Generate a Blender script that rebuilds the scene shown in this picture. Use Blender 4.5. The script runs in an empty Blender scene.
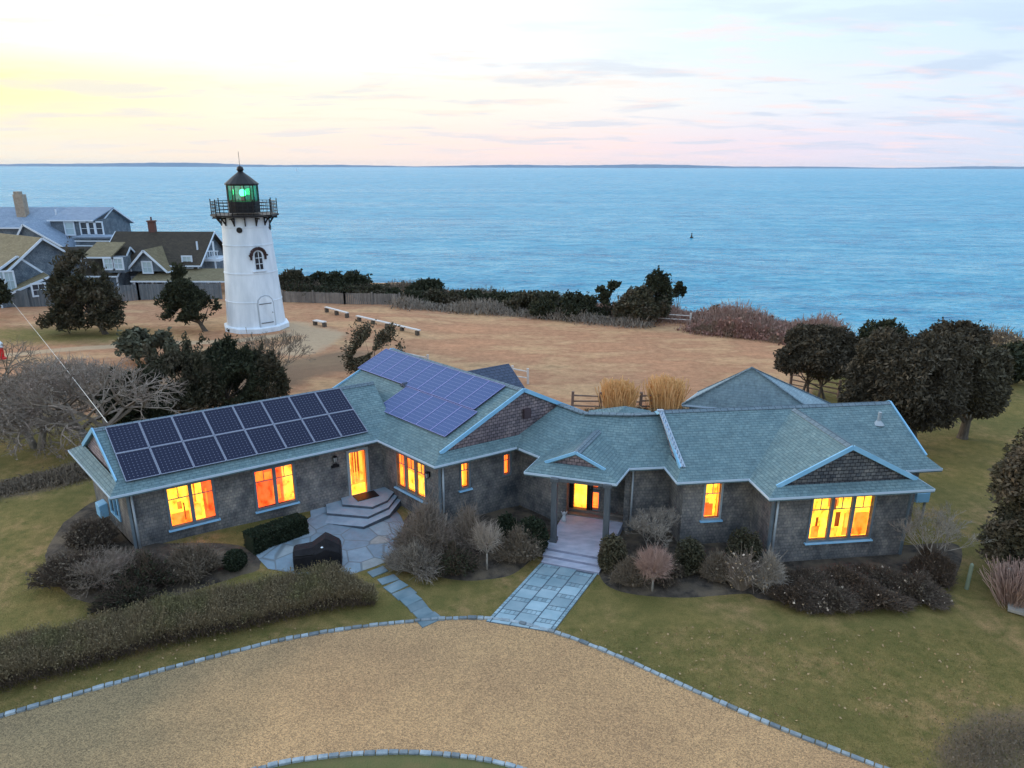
import bpy, math, random
import numpy as np
from mathutils import Vector, Matrix
S = bpy.context.scene
COL = S.collection
R_ = math.radians
# ---------------------------------------------------------------- camera
CAMH = 14.5; PITCH = R_(17.35); ROLL = R_(0.15); FPX = 700.0
cd = bpy.data.cameras.new("camera"); cam = bpy.data.objects.new("camera", cd); COL.objects.link(cam)
cam.location = (0, 0, CAMH)
cam.rotation_euler = (Matrix.Rotation(math.pi/2-PITCH, 3, 'X') @ Matrix.Rotation(ROLL, 3, 'Z')).to_euler()
cd.sensor_width = 36; cd.lens = 36*FPX/1024; cd.clip_start = 0.1; cd.clip_end = 90000
S.camera = cam
S.view_settings.view_transform = 'Standard'; S.view_settings.look = 'None'
S.view_settings.exposure = 0.20; S.view_settings.gamma = 1.0; S.view_settings.use_curve_mapping = False
# ---------------------------------------------------------------- node helpers
class NT:
    def __init__(s, tree): s.t = tree; s.n = tree.nodes; s.l = tree.links
    def node(s, typ, **kw):
        n = s.n.new(typ)
        for k, v in kw.items(): setattr(n, k, v)
        return n
    def put(s, sock, v):
        if isinstance(v, bpy.types.NodeSocket): s.l.new(v, sock)
        elif isinstance(v, (tuple, list)) and len(v) == 3 and sock.type == 'RGBA': sock.default_value = (*v, 1)
        else: sock.default_value = v
    def math(s, op, a, b=0.0, c=None, clamp=False):
        n = s.node('ShaderNodeMath', operation=op, use_clamp=clamp); s.put(n.inputs[0], a); s.put(n.inputs[1], b)
        if c is not None: s.put(n.inputs[2], c)
        return n.outputs[0]
    def mix(s, f, a, b, blend='MIX'):
        n = s.node('ShaderNodeMix', data_type='RGBA', blend_type=blend, clamp_factor=True)
        s.put(n.inputs[0], f); s.put(n.inputs[6], a); s.put(n.inputs[7], b); return n.outputs[2]
    def ramp(s, f, stops, interp='LINEAR'):
        n = s.node('ShaderNodeValToRGB'); cr = n.color_ramp; cr.interpolation = interp
        while len(cr.elements) < len(stops): cr.elements.new(0.5)
        for e, (p, c) in zip(cr.elements, stops):
            e.position = p; e.color = (*c, 1) if not isinstance(c, float) else (c, c, c, 1)
        s.put(n.inputs[0], f); return n.outputs[0]
    def noise(s, scale, vec=None, detail=3, rough=0.55, dist=0.0):
        n = s.node('ShaderNodeTexNoise'); n.inputs['Scale'].default_value = scale
        n.inputs['Detail'].default_value = detail; n.inputs['Roughness'].default_value = rough
        n.inputs['Distortion'].default_value = dist
        if vec is not None: s.l.new(vec, n.inputs['Vector'])
        return n.outputs['Fac']
    def maprange(s, v, a, b, c=0.0, d=1.0, smooth=False):
        n = s.node('ShaderNodeMapRange'); n.interpolation_type = 'SMOOTHSTEP' if smooth else 'LINEAR'
        for i, x in enumerate((v, a, b, c, d)): s.put(n.inputs[i], x)
        return n.outputs[0]
    def scale(s, vec, sc, loc=(0, 0, 0)):
        n = s.node('ShaderNodeMapping'); s.l.new(vec, n.inputs[0]); n.inputs['Scale'].default_value = sc
        n.inputs['Location'].default_value = loc; return n.outputs[0]
def lin(r, g, b):
    f = lambda c: ((c/255+0.055)/1.055)**2.4 if c/255 > 0.04045 else c/255/12.92
    return (f(r), f(g), f(b))
# ---------------------------------------------------------------- world: dusk sky
SUN_AZ = R_(-62); SUN_EL = R_(14)
W = bpy.data.worlds.new("World"); S.world = W; W.use_nodes = True
w = NT(W.node_tree); w.n.clear()
tc = w.node('ShaderNodeTexCoord'); sx = w.node('ShaderNodeSeparateXYZ'); w.l.new(tc.outputs['Generated'], sx.inputs[0])
az = w.math('ARCTAN2', sx.outputs[0], sx.outputs[1])
azn = w.maprange(az, -0.75, 0.75)            # 0 left .. 1 right across the view
el = sx.outputs[2]
hor = w.ramp(azn, [(0.0, lin(240,236,220)), (0.22, lin(246,232,216)), (0.5, lin(248,226,222)), (0.75, lin(230,220,234)), (1.0, lin(196,218,240))])
mid = w.ramp(azn, [(0.0, lin(255,244,165)), (0.26, lin(253,246,222)), (0.5, lin(248,242,232)), (0.75, lin(228,236,244)), (1.0, lin(206,224,245))])
top = w.ramp(azn, [(0.0, (1.15,1.15,1.1)), (0.4, (1.05,1.08,1.08)), (0.65, lin(226,243,253)), (1.0, lin(198,222,246))])
c1 = w.mix(w.maprange(el, 0.015, 0.085, smooth=True), hor, mid)
c2 = w.mix(w.maprange(el, 0.085, 0.155, smooth=True), c1, top)
# clouds : flat banks, projected on a layer overhead
inv = w.math('DIVIDE', 1.0, w.math('ADD', w.math('MAXIMUM', el, 0.0), 0.09))
cvec = w.node('ShaderNodeCombineXYZ'); w.put(cvec.inputs[0], w.math('MULTIPLY', sx.outputs[0], inv)); w.put(cvec.inputs[1], w.math('MULTIPLY', sx.outputs[1], inv))
cl = w.noise(1.0, w.scale(cvec.outputs[0], (1.0, 1.5, 1), (3.1, 0.4, 0)), 6, 0.55, 0.3)
clm = w.math('MULTIPLY', w.maprange(cl, 0.50, 0.64, smooth=True), w.maprange(el, 0.0, 0.03))
ccol = w.mix(azn, lin(236,228,222), lin(178,202,232))
c3 = w.mix(w.math('MULTIPLY', clm, w.maprange(el, 0.10, 0.19, 0.62, 0.25)), c2, ccol)
cl2 = w.noise(1.3, w.scale(cvec.outputs[0], (1.0, 2.2, 1), (7.7, 2.0, 0)), 5, 0.6, 0.2)
c4 = w.mix(w.math('MULTIPLY', w.maprange(cl2, 0.5, 0.68, smooth=True), 0.5), c3, w.mix(azn, lin(255,236,205), lin(246,218,226)))
# upper dome, only bluish light
nis = w.node('ShaderNodeTexSky', sky_type='NISHITA', sun_disc=False, sun_elevation=SUN_EL, sun_rotation=SUN_AZ)
dome = w.mix(0.92, w.mix(1.0, nis.outputs[0], (0.09, 0.09, 0.09), 'MULTIPLY'), (0.86, 1.10, 1.42))
c5 = w.mix(w.maprange(el, 0.22, 0.55, smooth=True), c4, dome)
bg = w.node('ShaderNodeBackground'); w.put(bg.inputs[0], c5); bg.inputs[1].default_value = 1.0
wo = w.node('ShaderNodeOutputWorld'); w.l.new(bg.outputs[0], wo.inputs[0])
# ---------------------------------------------------------------- sun (just set, wide and weak)
sd = bpy.data.lights.new("sun", 'SUN'); sun = bpy.data.objects.new("sun", sd); COL.objects.link(sun)
sd.energy = 1.5; sd.angle = R_(14); sd.color = (1.0, 0.80, 0.58)
d = Vector((math.sin(SUN_AZ)*math.cos(SUN_EL), math.cos(SUN_AZ)*math.cos(SUN_EL), math.sin(SUN_EL)))
sun.rotation_euler = (-d).to_track_quat('-Z', 'Y').to_euler()
# ---------------------------------------------------------------- survey helpers (image ray -> ground point / vertical plane)
cp, sp = math.cos(PITCH), math.sin(PITCH)
def ray(x, y):
    u = (x-512)/FPX; v = -(y-384)/FPX; sr = math.sin(ROLL)
    v, u = v+u*sr, u-v*sr
    return np.array([u, cp+v*sp, -sp+v*cp])
def P(x, y, z=0.0):
    r = ray(x, y); t = (z-CAMH)/r[2]; return np.array([r[0]*t, r[1]*t, z])
def D(x, y, Y):
    r = ray(x, y); t = Y/r[1]; return np.array([r[0]*t, Y, CAMH+r[2]*t])
def ss(t): t = np.clip(t, 0, 1); return t*t*(3-2*t)
EDGE = [(-600, 255), (0, 266), (280, 279), (400, 288), (500, 296), (600, 306), (700, 319), (800, 329), (900, 339), (1024, 350), (1500, 380)]
EW = np.array([P(a, b)[:2] for a, b in EDGE])
def edge_y(x): return np.interp(x, EW[:, 0], EW[:, 1])
def gz(x, y):
    x = np.asarray(x, float); y = np.asarray(y, float)
    g = 0.5*ss((-4-x)/9)*ss((y-19.5)/4)
    ye = edge_y(x)+0.8*np.sin(x*0.35)+0.5*np.sin(x*0.9+1)
    return g+0.05*np.sin(x*0.31+1)*np.sin(y*0.27)*ss((y-32)/8)-15.5*ss((y-ye)/14)
def G(x, y, up=0.0):
    z = 0.0
    for _ in range(12):
        p = P(x, y, z); z = float(gz(p[0], p[1]))
    return np.array([p[0], p[1], z+up])
def wx(o): return np.array([o[0], o[1], 0.0])
# ---------------------------------------------------------------- object helpers
ORG = {}
def thing(name, label, cat, loc=(0, 0, 0), rz=0.0, group=None, kind=None):
    o = bpy.data.objects.new(name, None); COL.objects.link(o); o.empty_display_size = 0.3
    o.location = loc; o.rotation_euler = (0, 0, rz); ORG[o.name] = Vector(loc)
    o['label'] = label; o['category'] = cat
    if group: o['group'] = group
    if kind: o['kind'] = kind
    return o
def tag(o, label=None, cat=None, group=None, kind=None):
    for k, v in (('label', label), ('category', cat), ('group', group), ('kind', kind)):
        if v: o[k] = v
    return o
def link_mesh(name, me, mats, parent=None, origin=None, smooth=False):
    for m in (mats if isinstance(mats, (list, tuple)) else [mats]): me.materials.append(m)
    o = bpy.data.objects.new(name, me); COL.objects.link(o)
    if parent is not None:
        o.parent = parent; ORG[o.name] = ORG[parent.name]
    if smooth: me.polygons.foreach_set('use_smooth', [True]*len(me.polygons))
    return o
class MB:
    """collects polygons; build() links ONE mesh, vertices given in world space unless local=True"""
    def __init__(s): s.v = []; s.f = []; s.m = []; s.mi = 0
    def poly(s, pts):
        b = len(s.v); s.v += [tuple(map(float, p)) for p in pts]; s.f.append(tuple(range(b, b+len(pts)))); s.m.append(s.mi)
    def hexa(s, p):     # p: 4 bottom, 4 top
        b = len(s.v); s.v += [tuple(map(float, q)) for q in p]
        for f in ((3,2,1,0),(4,5,6,7),(0,1,5,4),(1,2,6,5),(2,3,7,6),(3,0,4,7)): s.f.append(tuple(b+i for i in f)); s.m.append(s.mi)
    def box(s, c, size, rz=0.0, tilt=None):
        hx, hy, hz = size[0]/2, size[1]/2, size[2]/2; co, si = math.cos(rz), math.sin(rz); out = []
        for z in (-hz, hz):
            for x, y in ((-hx,-hy),(hx,-hy),(hx,hy),(-hx,hy)): out.append((c[0]+x*co-y*si, c[1]+x*si+y*co, c[2]+z))
        s.hexa(out)
    def beam(s, a, b, wd, h, up=(0, 0, 1)):   # rectangular bar a->b, centred; h along up
        a = Vector(a); b = Vector(b); d = (b-a).normalized(); up = Vector(up); sd_ = d.cross(up)
        if sd_.length < 1e-4: sd_ = d.cross(Vector((0, 1, 0)))
        sd_.normalize(); u = sd_.cross(d).normalized(); out = []
        for p in (a, b):
            for i, j in ((-1,-1),(1,-1),(1,1),(-1,1)): out.append(p+sd_*(i*wd/2)+u*(j*h/2))
        s.hexa([out[0], out[1], out[2], out[3], out[4], out[5], out[6], out[7]])
    def prism(s, pts, z0, z1):
        b = len(s.v); n = len(pts)
        s.v += [(float(p[0]), float(p[1]), float(z0 if not hasattr(z0, '__len__') else z0[i])) for i, p in enumerate(pts)]
        s.v += [(float(p[0]), float(p[1]), float(z1)) for p in pts]
        s.f.append(tuple(b+n-1-i for i in range(n))); s.m.append(s.mi)
        s.f.append(tuple(b+n+i for i in range(n))); s.m.append(s.mi)
        for i in range(n):
            j = (i+1) % n; s.f.append((b+i, b+j, b+n+j, b+n+i)); s.m.append(s.mi)
    def tube(s, a, b, r0, r1=None, n=8, caps=True):
        r1 = r0 if r1 is None else r1
        a = Vector(a); b = Vector(b); d = (b-a).normalized(); t = d.orthogonal().normalized(); u = d.cross(t); k = len(s.v)
        for p, r in ((a, r0), (b, r1)):
            for i in range(n):
                q = p+(t*math.cos(2*math.pi*i/n)+u*math.sin(2*math.pi*i/n))*r; s.v.append(tuple(q))
        for i in range(n):
            j = (i+1) % n; s.f.append((k+i, k+j, k+n+j, k+n+i)); s.m.append(s.mi)
        if caps: s.f.append(tuple(k+n-1-i for i in range(n))); s.m.append(s.mi); s.f.append(tuple(k+n+i for i in range(n))); s.m.append(s.mi)
    def lathe(s, c, prof, n=24, caps=True, ph=0.0):
        k = len(s.v)
        for r, z in prof:
            for i in range(n):
                a = 2*math.pi*i/n+ph; s.v.append((c[0]+r*math.cos(a), c[1]+r*math.sin(a), c[2]+z))
        for q in range(len(prof)-1):
            for i in range(n):
                j = (i+1) % n; s.f.append((k+q*n+i, k+q*n+j, k+(q+1)*n+j, k+(q+1)*n+i)); s.m.append(s.mi)
        if caps:
            s.f.append(tuple(k+n-1-i for i in range(n))); s.m.append(s.mi)
            e = k+(len(prof)-1)*n; s.f.append(tuple(e+i for i in range(n))); s.m.append(s.mi)
    def build(s, name, mats, parent=None, local=False, smooth=False, bevel=0.0):
        off = Vector((0, 0, 0)) if (local or parent is None) else ORG[parent.name]
        me = bpy.data.meshes.new(name); me.from_pydata([(p[0]-off.x, p[1]-off.y, p[2]-off.z) for p in s.v], [], s.f)
        me.polygons.foreach_set('material_index', s.m); me.validate(); auto_uv(me)
        o = link_mesh(name, me, mats, parent, smooth=smooth)
        if bevel:
            b = o.modifiers.new('bevel', 'BEVEL'); b.width = bevel; b.segments = 2; b.limit_method = 'ANGLE'
        return o
def auto_uv(me):
    uv = me.uv_layers.new(name='UVMap'); me.update()
    vs = [v.co for v in me.vertices]
    for p in me.polygons:
        n = p.normal
        t = Vector((0, 0, 1)).cross(n)
        t = t.normalized() if t.length > 0.02 else Vector((1, 0, 0))
        b = n.cross(t)
        for li in p.loop_indices:
            co = vs[me.loops[li].vertex_index]; uv.data[li].uv = (co.dot(t), co.dot(b))
# numpy mesh: many quads or tris at once
def np_mesh(name, V, k, mats, parent=None, off=None, smooth=False):
    V = np.asarray(V, dtype=np.float32).reshape(-1, 3)
    if off is None and parent is not None: off = ORG[parent.name]
    if off is not None: V = V-np.array(off, dtype=np.float32)
    n = len(V)//k; me = bpy.data.meshes.new(name)
    me.vertices.add(len(V)); me.vertices.foreach_set('co', V.ravel())
    me.loops.add(len(V)); me.loops.foreach_set('vertex_index', np.arange(len(V), dtype=np.int32))
    me.polygons.add(n); me.polygons.foreach_set('loop_start', np.arange(n, dtype=np.int32)*k); me.polygons.foreach_set('loop_total', np.full(n, k, dtype=np.int32))
    me.update(calc_edges=True)
    return link_mesh(name, me, mats, parent, smooth=smooth)
# ---------------------------------------------------------------- materials
def new_mat(name):
    m = bpy.data.materials.new(name); m.use_nodes = True; t = NT(m.node_tree); b = t.n['Principled BSDF']; return m, t, b
def mat(name, c1, c2=None, scale=3.0, rough=0.8, bump=0.0, bscale=None, metal=0.0, detail=4, stretch=(1, 1, 1), island=0.0, spec=0.3, c3=None):
    m, t, b = new_mat(name); tcn = t.node('ShaderNodeTexCoord'); v = t.scale(tcn.outputs['Object'], stretch)
    c2 = c2 or tuple(x*0.75 for x in c1)
    col = t.ramp(t.noise(scale, v, detail), [(0.35, c1), (0.65, c2)])
    if c3: col = t.mix(t.maprange(t.noise(scale*0.23, v, 2), 0.45, 0.62), col, c3)
    if island:
        gi = t.node('ShaderNodeNewGeometry'); f = t.maprange(gi.outputs['Random Per Island'], 0, 1, 1-island, 1+island)
        cmb = t.node('ShaderNodeCombineXYZ'); [t.put(cmb.inputs[i], f) for i in range(3)]
        col = t.mix(1.0, col, cmb.outputs[0], 'MULTIPLY')
    t.put(b.inputs['Base Color'], col); b.inputs['Roughness'].default_value = rough; b.inputs['Metallic'].default_value = metal
    b.inputs['Specular IOR Level'].default_value = spec
    if bump:
        bn = t.node('ShaderNodeBump'); bn.inputs['Strength'].default_value = min(1, bump); bn.inputs['Distance'].default_value = 0.05
        t.put(bn.inputs['Height'], t.noise(bscale or scale*4, v, 4)); t.l.new(bn.outputs[0], b.inputs['Normal'])
    return m
def shingle(name, c1, c2, mortar, w_=0.3, h_=0.18, patch=None, rough=0.85, bump=0.5, pscale=0.6):
    m, t, b = new_mat(name); uv = t.node('ShaderNodeUVMap'); uv.uv_map = 'UVMap'
    br = t.node('ShaderNodeTexBrick'); br.offset = 0.5; br.squash = 1.0
    t.l.new(uv.outputs[0], br.inputs['Vector']); br.inputs['Scale'].default_value = 1.0
    br.inputs['Color1'].default_value = (*c1, 1); br.inputs['Color2'].default_value = (*c2, 1); br.inputs['Mortar'].default_value = (*mortar, 1)
    br.inputs['Mortar Size'].default_value = 0.012; br.inputs['Mortar Smooth'].default_value = 0.3; br.inputs['Bias'].default_value = 0.0
    br.inputs['Brick Width'].default_value = w_; br.inputs['Row Height'].default_value = h_
    tcn = t.node('ShaderNodeTexCoord'); ob = tcn.outputs['Object']
    col = br.outputs[0]
    if patch:
        col = t.mix(t.maprange(t.noise(pscale, ob, 5, 0.6), 0.42, 0.68), col, patch, 'MULTIPLY')
    n2 = t.noise(7, ob, 5, 0.7)
    col = t.mix(1.0, col, t.ramp(t.noise(1.7, t.scale(ob, (1, 1, 0.7), (3, 1, 2)), 6, 0.7), [(0.36, (0.62,0.64,0.68)), (0.52, (1.0,1.0,1.0)), (0.68, (1.38,1.33,1.25))]), 'MULTIPLY') if patch else col
    if patch and 'roof' in name: col = t.mix(0.65, col, br.outputs[0])
    col = t.mix(0.55, col, t.ramp(n2, [(0.3, (0.55, 0.55, 0.55)), (0.7, (1.35, 1.35, 1.35))]), 'MULTIPLY')
    t.put(b.inputs['Base Color'], col); b.inputs['Roughness'].default_value = rough; b.inputs['Specular IOR Level'].default_value = 0.25
    sxy = t.node('ShaderNodeSeparateXYZ'); t.l.new(uv.outputs[0], sxy.inputs[0])
    saw = t.math('SUBTRACT', 1.0, t.math('FRACT', t.math('DIVIDE', sxy.outputs[1], h_)))
    hgt = t.math('ADD', saw, t.math('MULTIPLY', br.outputs['Fac'], -0.6))
    hgt = t.math('ADD', hgt, t.math('MULTIPLY', n2, 0.8))
    bn = t.node('ShaderNodeBump'); bn.inputs['Strength'].default_value = bump; bn.inputs['Distance'].default_value = 0.03
    t.put(bn.inputs['Height'], hgt); t.l.new(bn.outputs[0], b.inputs['Normal'])
    return m
def emis(name, col, strength=1.0):
    m, t, b = new_mat(name); b.inputs['Base Color'].default_value = (*col, 1); b.inputs['Emission Color'].default_value = (*col, 1); b.inputs['Emission Strength'].default_value = strength
    return m
def lit(name, col, strength=1.0):
    """lamp-lit interior surface: uneven, with furniture-like mottling"""
    m, t, b = new_mat(name); ob = t.node('ShaderNodeTexCoord').outputs['Object']; n = t.noise(4.0, t.scale(ob, (1, 1, 0.6)), 5, 0.6); dk = tuple(c*k for c, k in zip(col, (0.75, 0.35, 0.3)))
    c = t.ramp(n, [(0.30, dk), (0.46, col), (0.72, (min(1, col[0]*1.1), min(1, col[1]*1.35), col[2]*2.2))]); t.put(b.inputs['Emission Color'], c); t.put(b.inputs['Base Color'], c); b.inputs['Emission Strength'].default_value = strength; return m
def glassy(name, tint=(1, 1, 1), gloss=0.12, rough=0.03):
    m, t, b = new_mat(name); t.n.remove(b); out = t.n['Material Output']
    tr = t.node('ShaderNodeBsdfTransparent'); tr.inputs[0].default_value = (*tint, 1)
    gl = t.node('ShaderNodeBsdfGlossy'); gl.inputs['Roughness'].default_value = rough
    mx = t.node('ShaderNodeMixShader'); mx.inputs[0].default_value = gloss
    t.l.new(tr.outputs[0], mx.inputs[1]); t.l.new(gl.outputs[0], mx.inputs[2]); t.l.new(mx.outputs[0], out.inputs[0]); return m
M = {}
M['roof'] = shingle('roof_shingle', (0.120,0.195,0.220), (0.155,0.235,0.255), (0.085,0.150,0.175), 0.26, 0.13, (0.80,0.86,0.90), bump=0.6)
M['roof_grey'] = shingle('roof_shingle_grey', (0.22,0.31,0.36), (0.25,0.34,0.39), (0.19,0.27,0.32), 0.26, 0.13, (0.86,0.9,0.95), bump=0.35)
M['ridge'] = shingle('ridge_cap', (0.12,0.175,0.215), (0.15,0.20,0.24), (0.04,0.06,0.08), 0.3, 0.3)
M['wall'] = shingle('weathered_shingle_wall', (0.175,0.175,0.175), (0.235,0.225,0.21), (0.135,0.135,0.14), 0.14, 0.13, (0.34,0.40,0.46), bump=0.4, pscale=0.75)
M['gable'] = shingle('gable_shingle', (0.22,0.19,0.215), (0.34,0.28,0.30), (0.05,0.05,0.06), 0.2, 0.14, (0.75,0.75,0.8), bump=1.0)
M['gable_dark'] = shingle('gable_shingle_dark', (0.10,0.115,0.135), (0.22,0.225,0.23), (0.02,0.02,0.03), 0.2, 0.14, (0.75,0.75,0.8), bump=1.0)
M['trim'] = mat('blue_white_trim', (0.19,0.44,0.68), (0.26,0.52,0.74), 2.0, 0.5)
M['eave'] = mat('pale_eave_trim', (0.42,0.55,0.68), (0.48,0.60,0.72), 2, 0.5)
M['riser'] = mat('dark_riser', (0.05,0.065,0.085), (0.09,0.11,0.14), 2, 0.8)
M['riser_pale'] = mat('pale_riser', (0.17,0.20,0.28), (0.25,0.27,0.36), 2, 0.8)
M['frame'] = mat('blue_grey_frame', (0.10,0.14,0.17), (0.14,0.18,0.21), 3.0, 0.5)
M['framelt'] = mat('light_frame', (0.22,0.29,0.33), (0.30,0.36,0.38), 3.0, 0.5)
M['black'] = mat('black_metal', (0.012,0.012,0.014), (0.02,0.02,0.022), 8, 0.45, metal=0.3)
M['white'] = mat('white_paint', (0.72,0.81,0.90), (0.58,0.67,0.76), 1.6, 0.45, stretch=(1,1,0.25))
M['pane'] = glassy('window_pane')
M['post'] = mat('dark_post', (0.07,0.085,0.10), (0.10,0.115,0.13), 4, 0.7, stretch=(6,6,0.6))
M['stone_step'] = mat('pale_stone', (0.32,0.36,0.46), (0.46,0.49,0.60), 1.6, 0.75, 0.25, 9, stretch=(1,2.5,1))
M['blue_step'] = mat('blue_grey_step', (0.20,0.28,0.36), (0.29,0.37,0.45), 1.6, 0.7, 0.2, 9)
M['gutter'] = mat('downpipe', (0.28,0.33,0.38), (0.36,0.42,0.46), 3, 0.4, metal=0.2)
M['yellow'] = lit('lit_yellow', (1.0,0.74,0.06), 1.15); M['amber'] = lit('lit_amber', (1.0,0.52,0.05), 1.0)
M['orange'] = lit('lit_orange', (1.0,0.31,0.035), 0.9); M['red'] = lit('lit_red', (0.90,0.16,0.03), 0.8); M['dim'] = lit('lit_brown', (0.30,0.07,0.01), 0.6)
M['bark'] = mat('bark', (0.07,0.06,0.05), (0.13,0.11,0.09), 5, 0.95, 0.6, stretch=(3,3,0.6))
M['greybark'] = mat('grey_bark', (0.20,0.185,0.165), (0.30,0.275,0.24), 5, 0.9, 0.3)
M['stone'] = mat('grey_stone', (0.30,0.34,0.38), (0.42,0.45,0.48), 3, 0.85, 0.4, island=0.25)
# ================================================================ GROUND
def build_ground():
    xs = np.concatenate([np.linspace(-400, -75, 30)[:-1], np.arange(-75, 60, 0.75), np.linspace(60, 400, 40)])
    ys = np.concatenate([np.linspace(-200, 0, 12)[:-1], np.linspace(0, 12, 8)[:-1], np.arange(12, 60, 0.6), np.arange(60, 125, 1.2), np.linspace(126, 700, 25)])
    X, Y = np.meshgrid(xs, ys); Z = gz(X, Y); nx, ny = len(xs), len(ys)
    V = np.stack([X, Y, Z], -1).reshape(-1, 3)
    i, j = np.meshgrid(np.arange(nx-1), np.arange(ny-1)); a = (j*nx+i).ravel()
    Fc = np.stack([a, a+1, a+nx+1, a+nx], -1)
    me = bpy.data.meshes.new('ground'); me.from_pydata(V.tolist(), [], Fc.tolist()); me.update()
    # lawn / dry field / sand masks
    x, y = V[:, 0], V[:, 1]
    yl = np.interp(x, [-60, -30, -14, 0, 14, 20, 24, 30, 60], [44, 40, 35, 31, 31, 44, 60, 70, 80])
    dry = ss((y-yl)/3.5+0.5)
    gp = G(60, 335); dry = dry*(1-0.75*np.exp(-((x-gp[0])/14)**2-((y-gp[1])/5)**2))
    def seg(pts, wd):
        dmin = np.full(len(x), 1e9)
        for (ax, ay), (bx, by) in zip(pts[:-1], pts[1:]):
            t = np.clip(((x-ax)*(bx-ax)+(y-ay)*(by-ay))/((bx-ax)**2+(by-ay)**2), 0, 1)
            dmin = np.minimum(dmin, np.hypot(x-ax-t*(bx-ax), y-ay-t*(by-ay)))
        return ss(1.5-dmin/wd)
    pth = seg([G(*p)[:2] for p in ((-60, 362), (0, 356), (70, 349), (150, 344), (235, 341), (300, 333))], 0.7)
    sand = np.maximum(pth, 0.8*seg([G(*p)[:2] for p in ((290, 325), (325, 335), (300, 350))], 2.0))
    brown = seg([G(*p)[:2] for p in ((20, 420), (60, 400), (110, 380), (200, 400), (290, 370), (350, 360))], 3.0)*0.8; brown = np.maximum(brown, seg([G(*p)[:2] for p in ((-60, 505), (0, 490), (50, 480), (100, 468))], 1.2)*.9); brown = np.maximum(brown, seg([G(*p)[:2] for p in ((985, 775), (1010, 745), (1080, 735))], 1.1)*.9)
    for nm, arr in (('dry', dry), ('sand', sand), ('brown', brown)):
        at = me.attributes.new(nm, 'FLOAT', 'POINT'); at.data.foreach_set('value', arr.astype(np.float32))
    m, t, b = new_mat('ground_cover'); ob = t.node('ShaderNodeTexCoord').outputs['Object']
    def attr(n): a_ = t.node('ShaderNodeAttribute'); a_.attribute_name = n; return a_.outputs['Fac']
    n1 = t.noise(0.35, ob, 6, 0.62); n2 = t.noise(2.2, ob, 6, 0.7); n3 = t.noise(28, ob, 4, 0.7)
    lawn = t.ramp(n1, [(0.32, (0.140,0.125,0.042)), (0.5, (0.225,0.172,0.064)), (0.68, (0.34,0.22,0.105))])
    lawn = t.mix(t.maprange(n2, 0.38, 0.66), lawn, (0.125,0.118,0.038))
    lawn = t.mix(0.75, lawn, t.ramp(n3, [(0.3, (0.40,0.40,0.38)), (0.7, (1.6,1.6,1.6))]), 'MULTIPLY')
    nf = t.noise(0.22, t.scale(ob, (0.6, 1.4, 1)), 6, 0.65)
    field = t.ramp(nf, [(0.3, (0.52,0.275,0.155)), (0.48, (0.41,0.225,0.13)), (0.6, (0.52,0.325,0.18)), (0.72, (0.34,0.22,0.125))])
    field = t.mix(0.7, field, t.ramp(t.noise(1.7, ob, 6, 0.75), [(0.3, (0.62,0.6,0.6)), (0.7, (1.28,1.28,1.28))]), 'MULTIPLY')
    edge = t.math('ADD', attr('dry'), t.math('MULTIPLY', t.math('SUBTRACT', n2, 0.5), 0.7))
    col = t.mix(t.maprange(edge, 0.35, 0.65), lawn, field)
    col = t.mix(t.math('MULTIPLY', t.maprange(t.math('ADD', attr('brown'), t.math('SUBTRACT', n1, 0.5)), 0.3, 0.7), 0.75), col, (0.17,0.125,0.085))
    sandc = t.ramp(n2, [(0.3, (0.52,0.38,0.25)), (0.7, (0.42,0.30,0.19))])
    col = t.mix(t.maprange(t.math('ADD', attr('sand'), t.math('MULTIPLY', t.math('SUBTRACT', n2, 0.5), 0.9)), 0.35, 0.75), col, sandc)
    t.put(b.inputs['Base Color'], col); b.inputs['Roughness'].default_value = 0.95; b.inputs['Specular IOR Level'].default_value = 0.1
    bn = t.node('ShaderNodeBump'); bn.inputs['Strength'].default_value = 0.7; bn.inputs['Distance'].default_value = 0.12
    t.put(bn.inputs['Height'], t.math('ADD', t.noise(12, ob, 5, 0.7), n2)); t.l.new(bn.outputs[0], b.inputs['Normal'])
    o = link_mesh('ground', me, m, smooth=True); tag(o, kind='structure')
build_ground()
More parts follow.
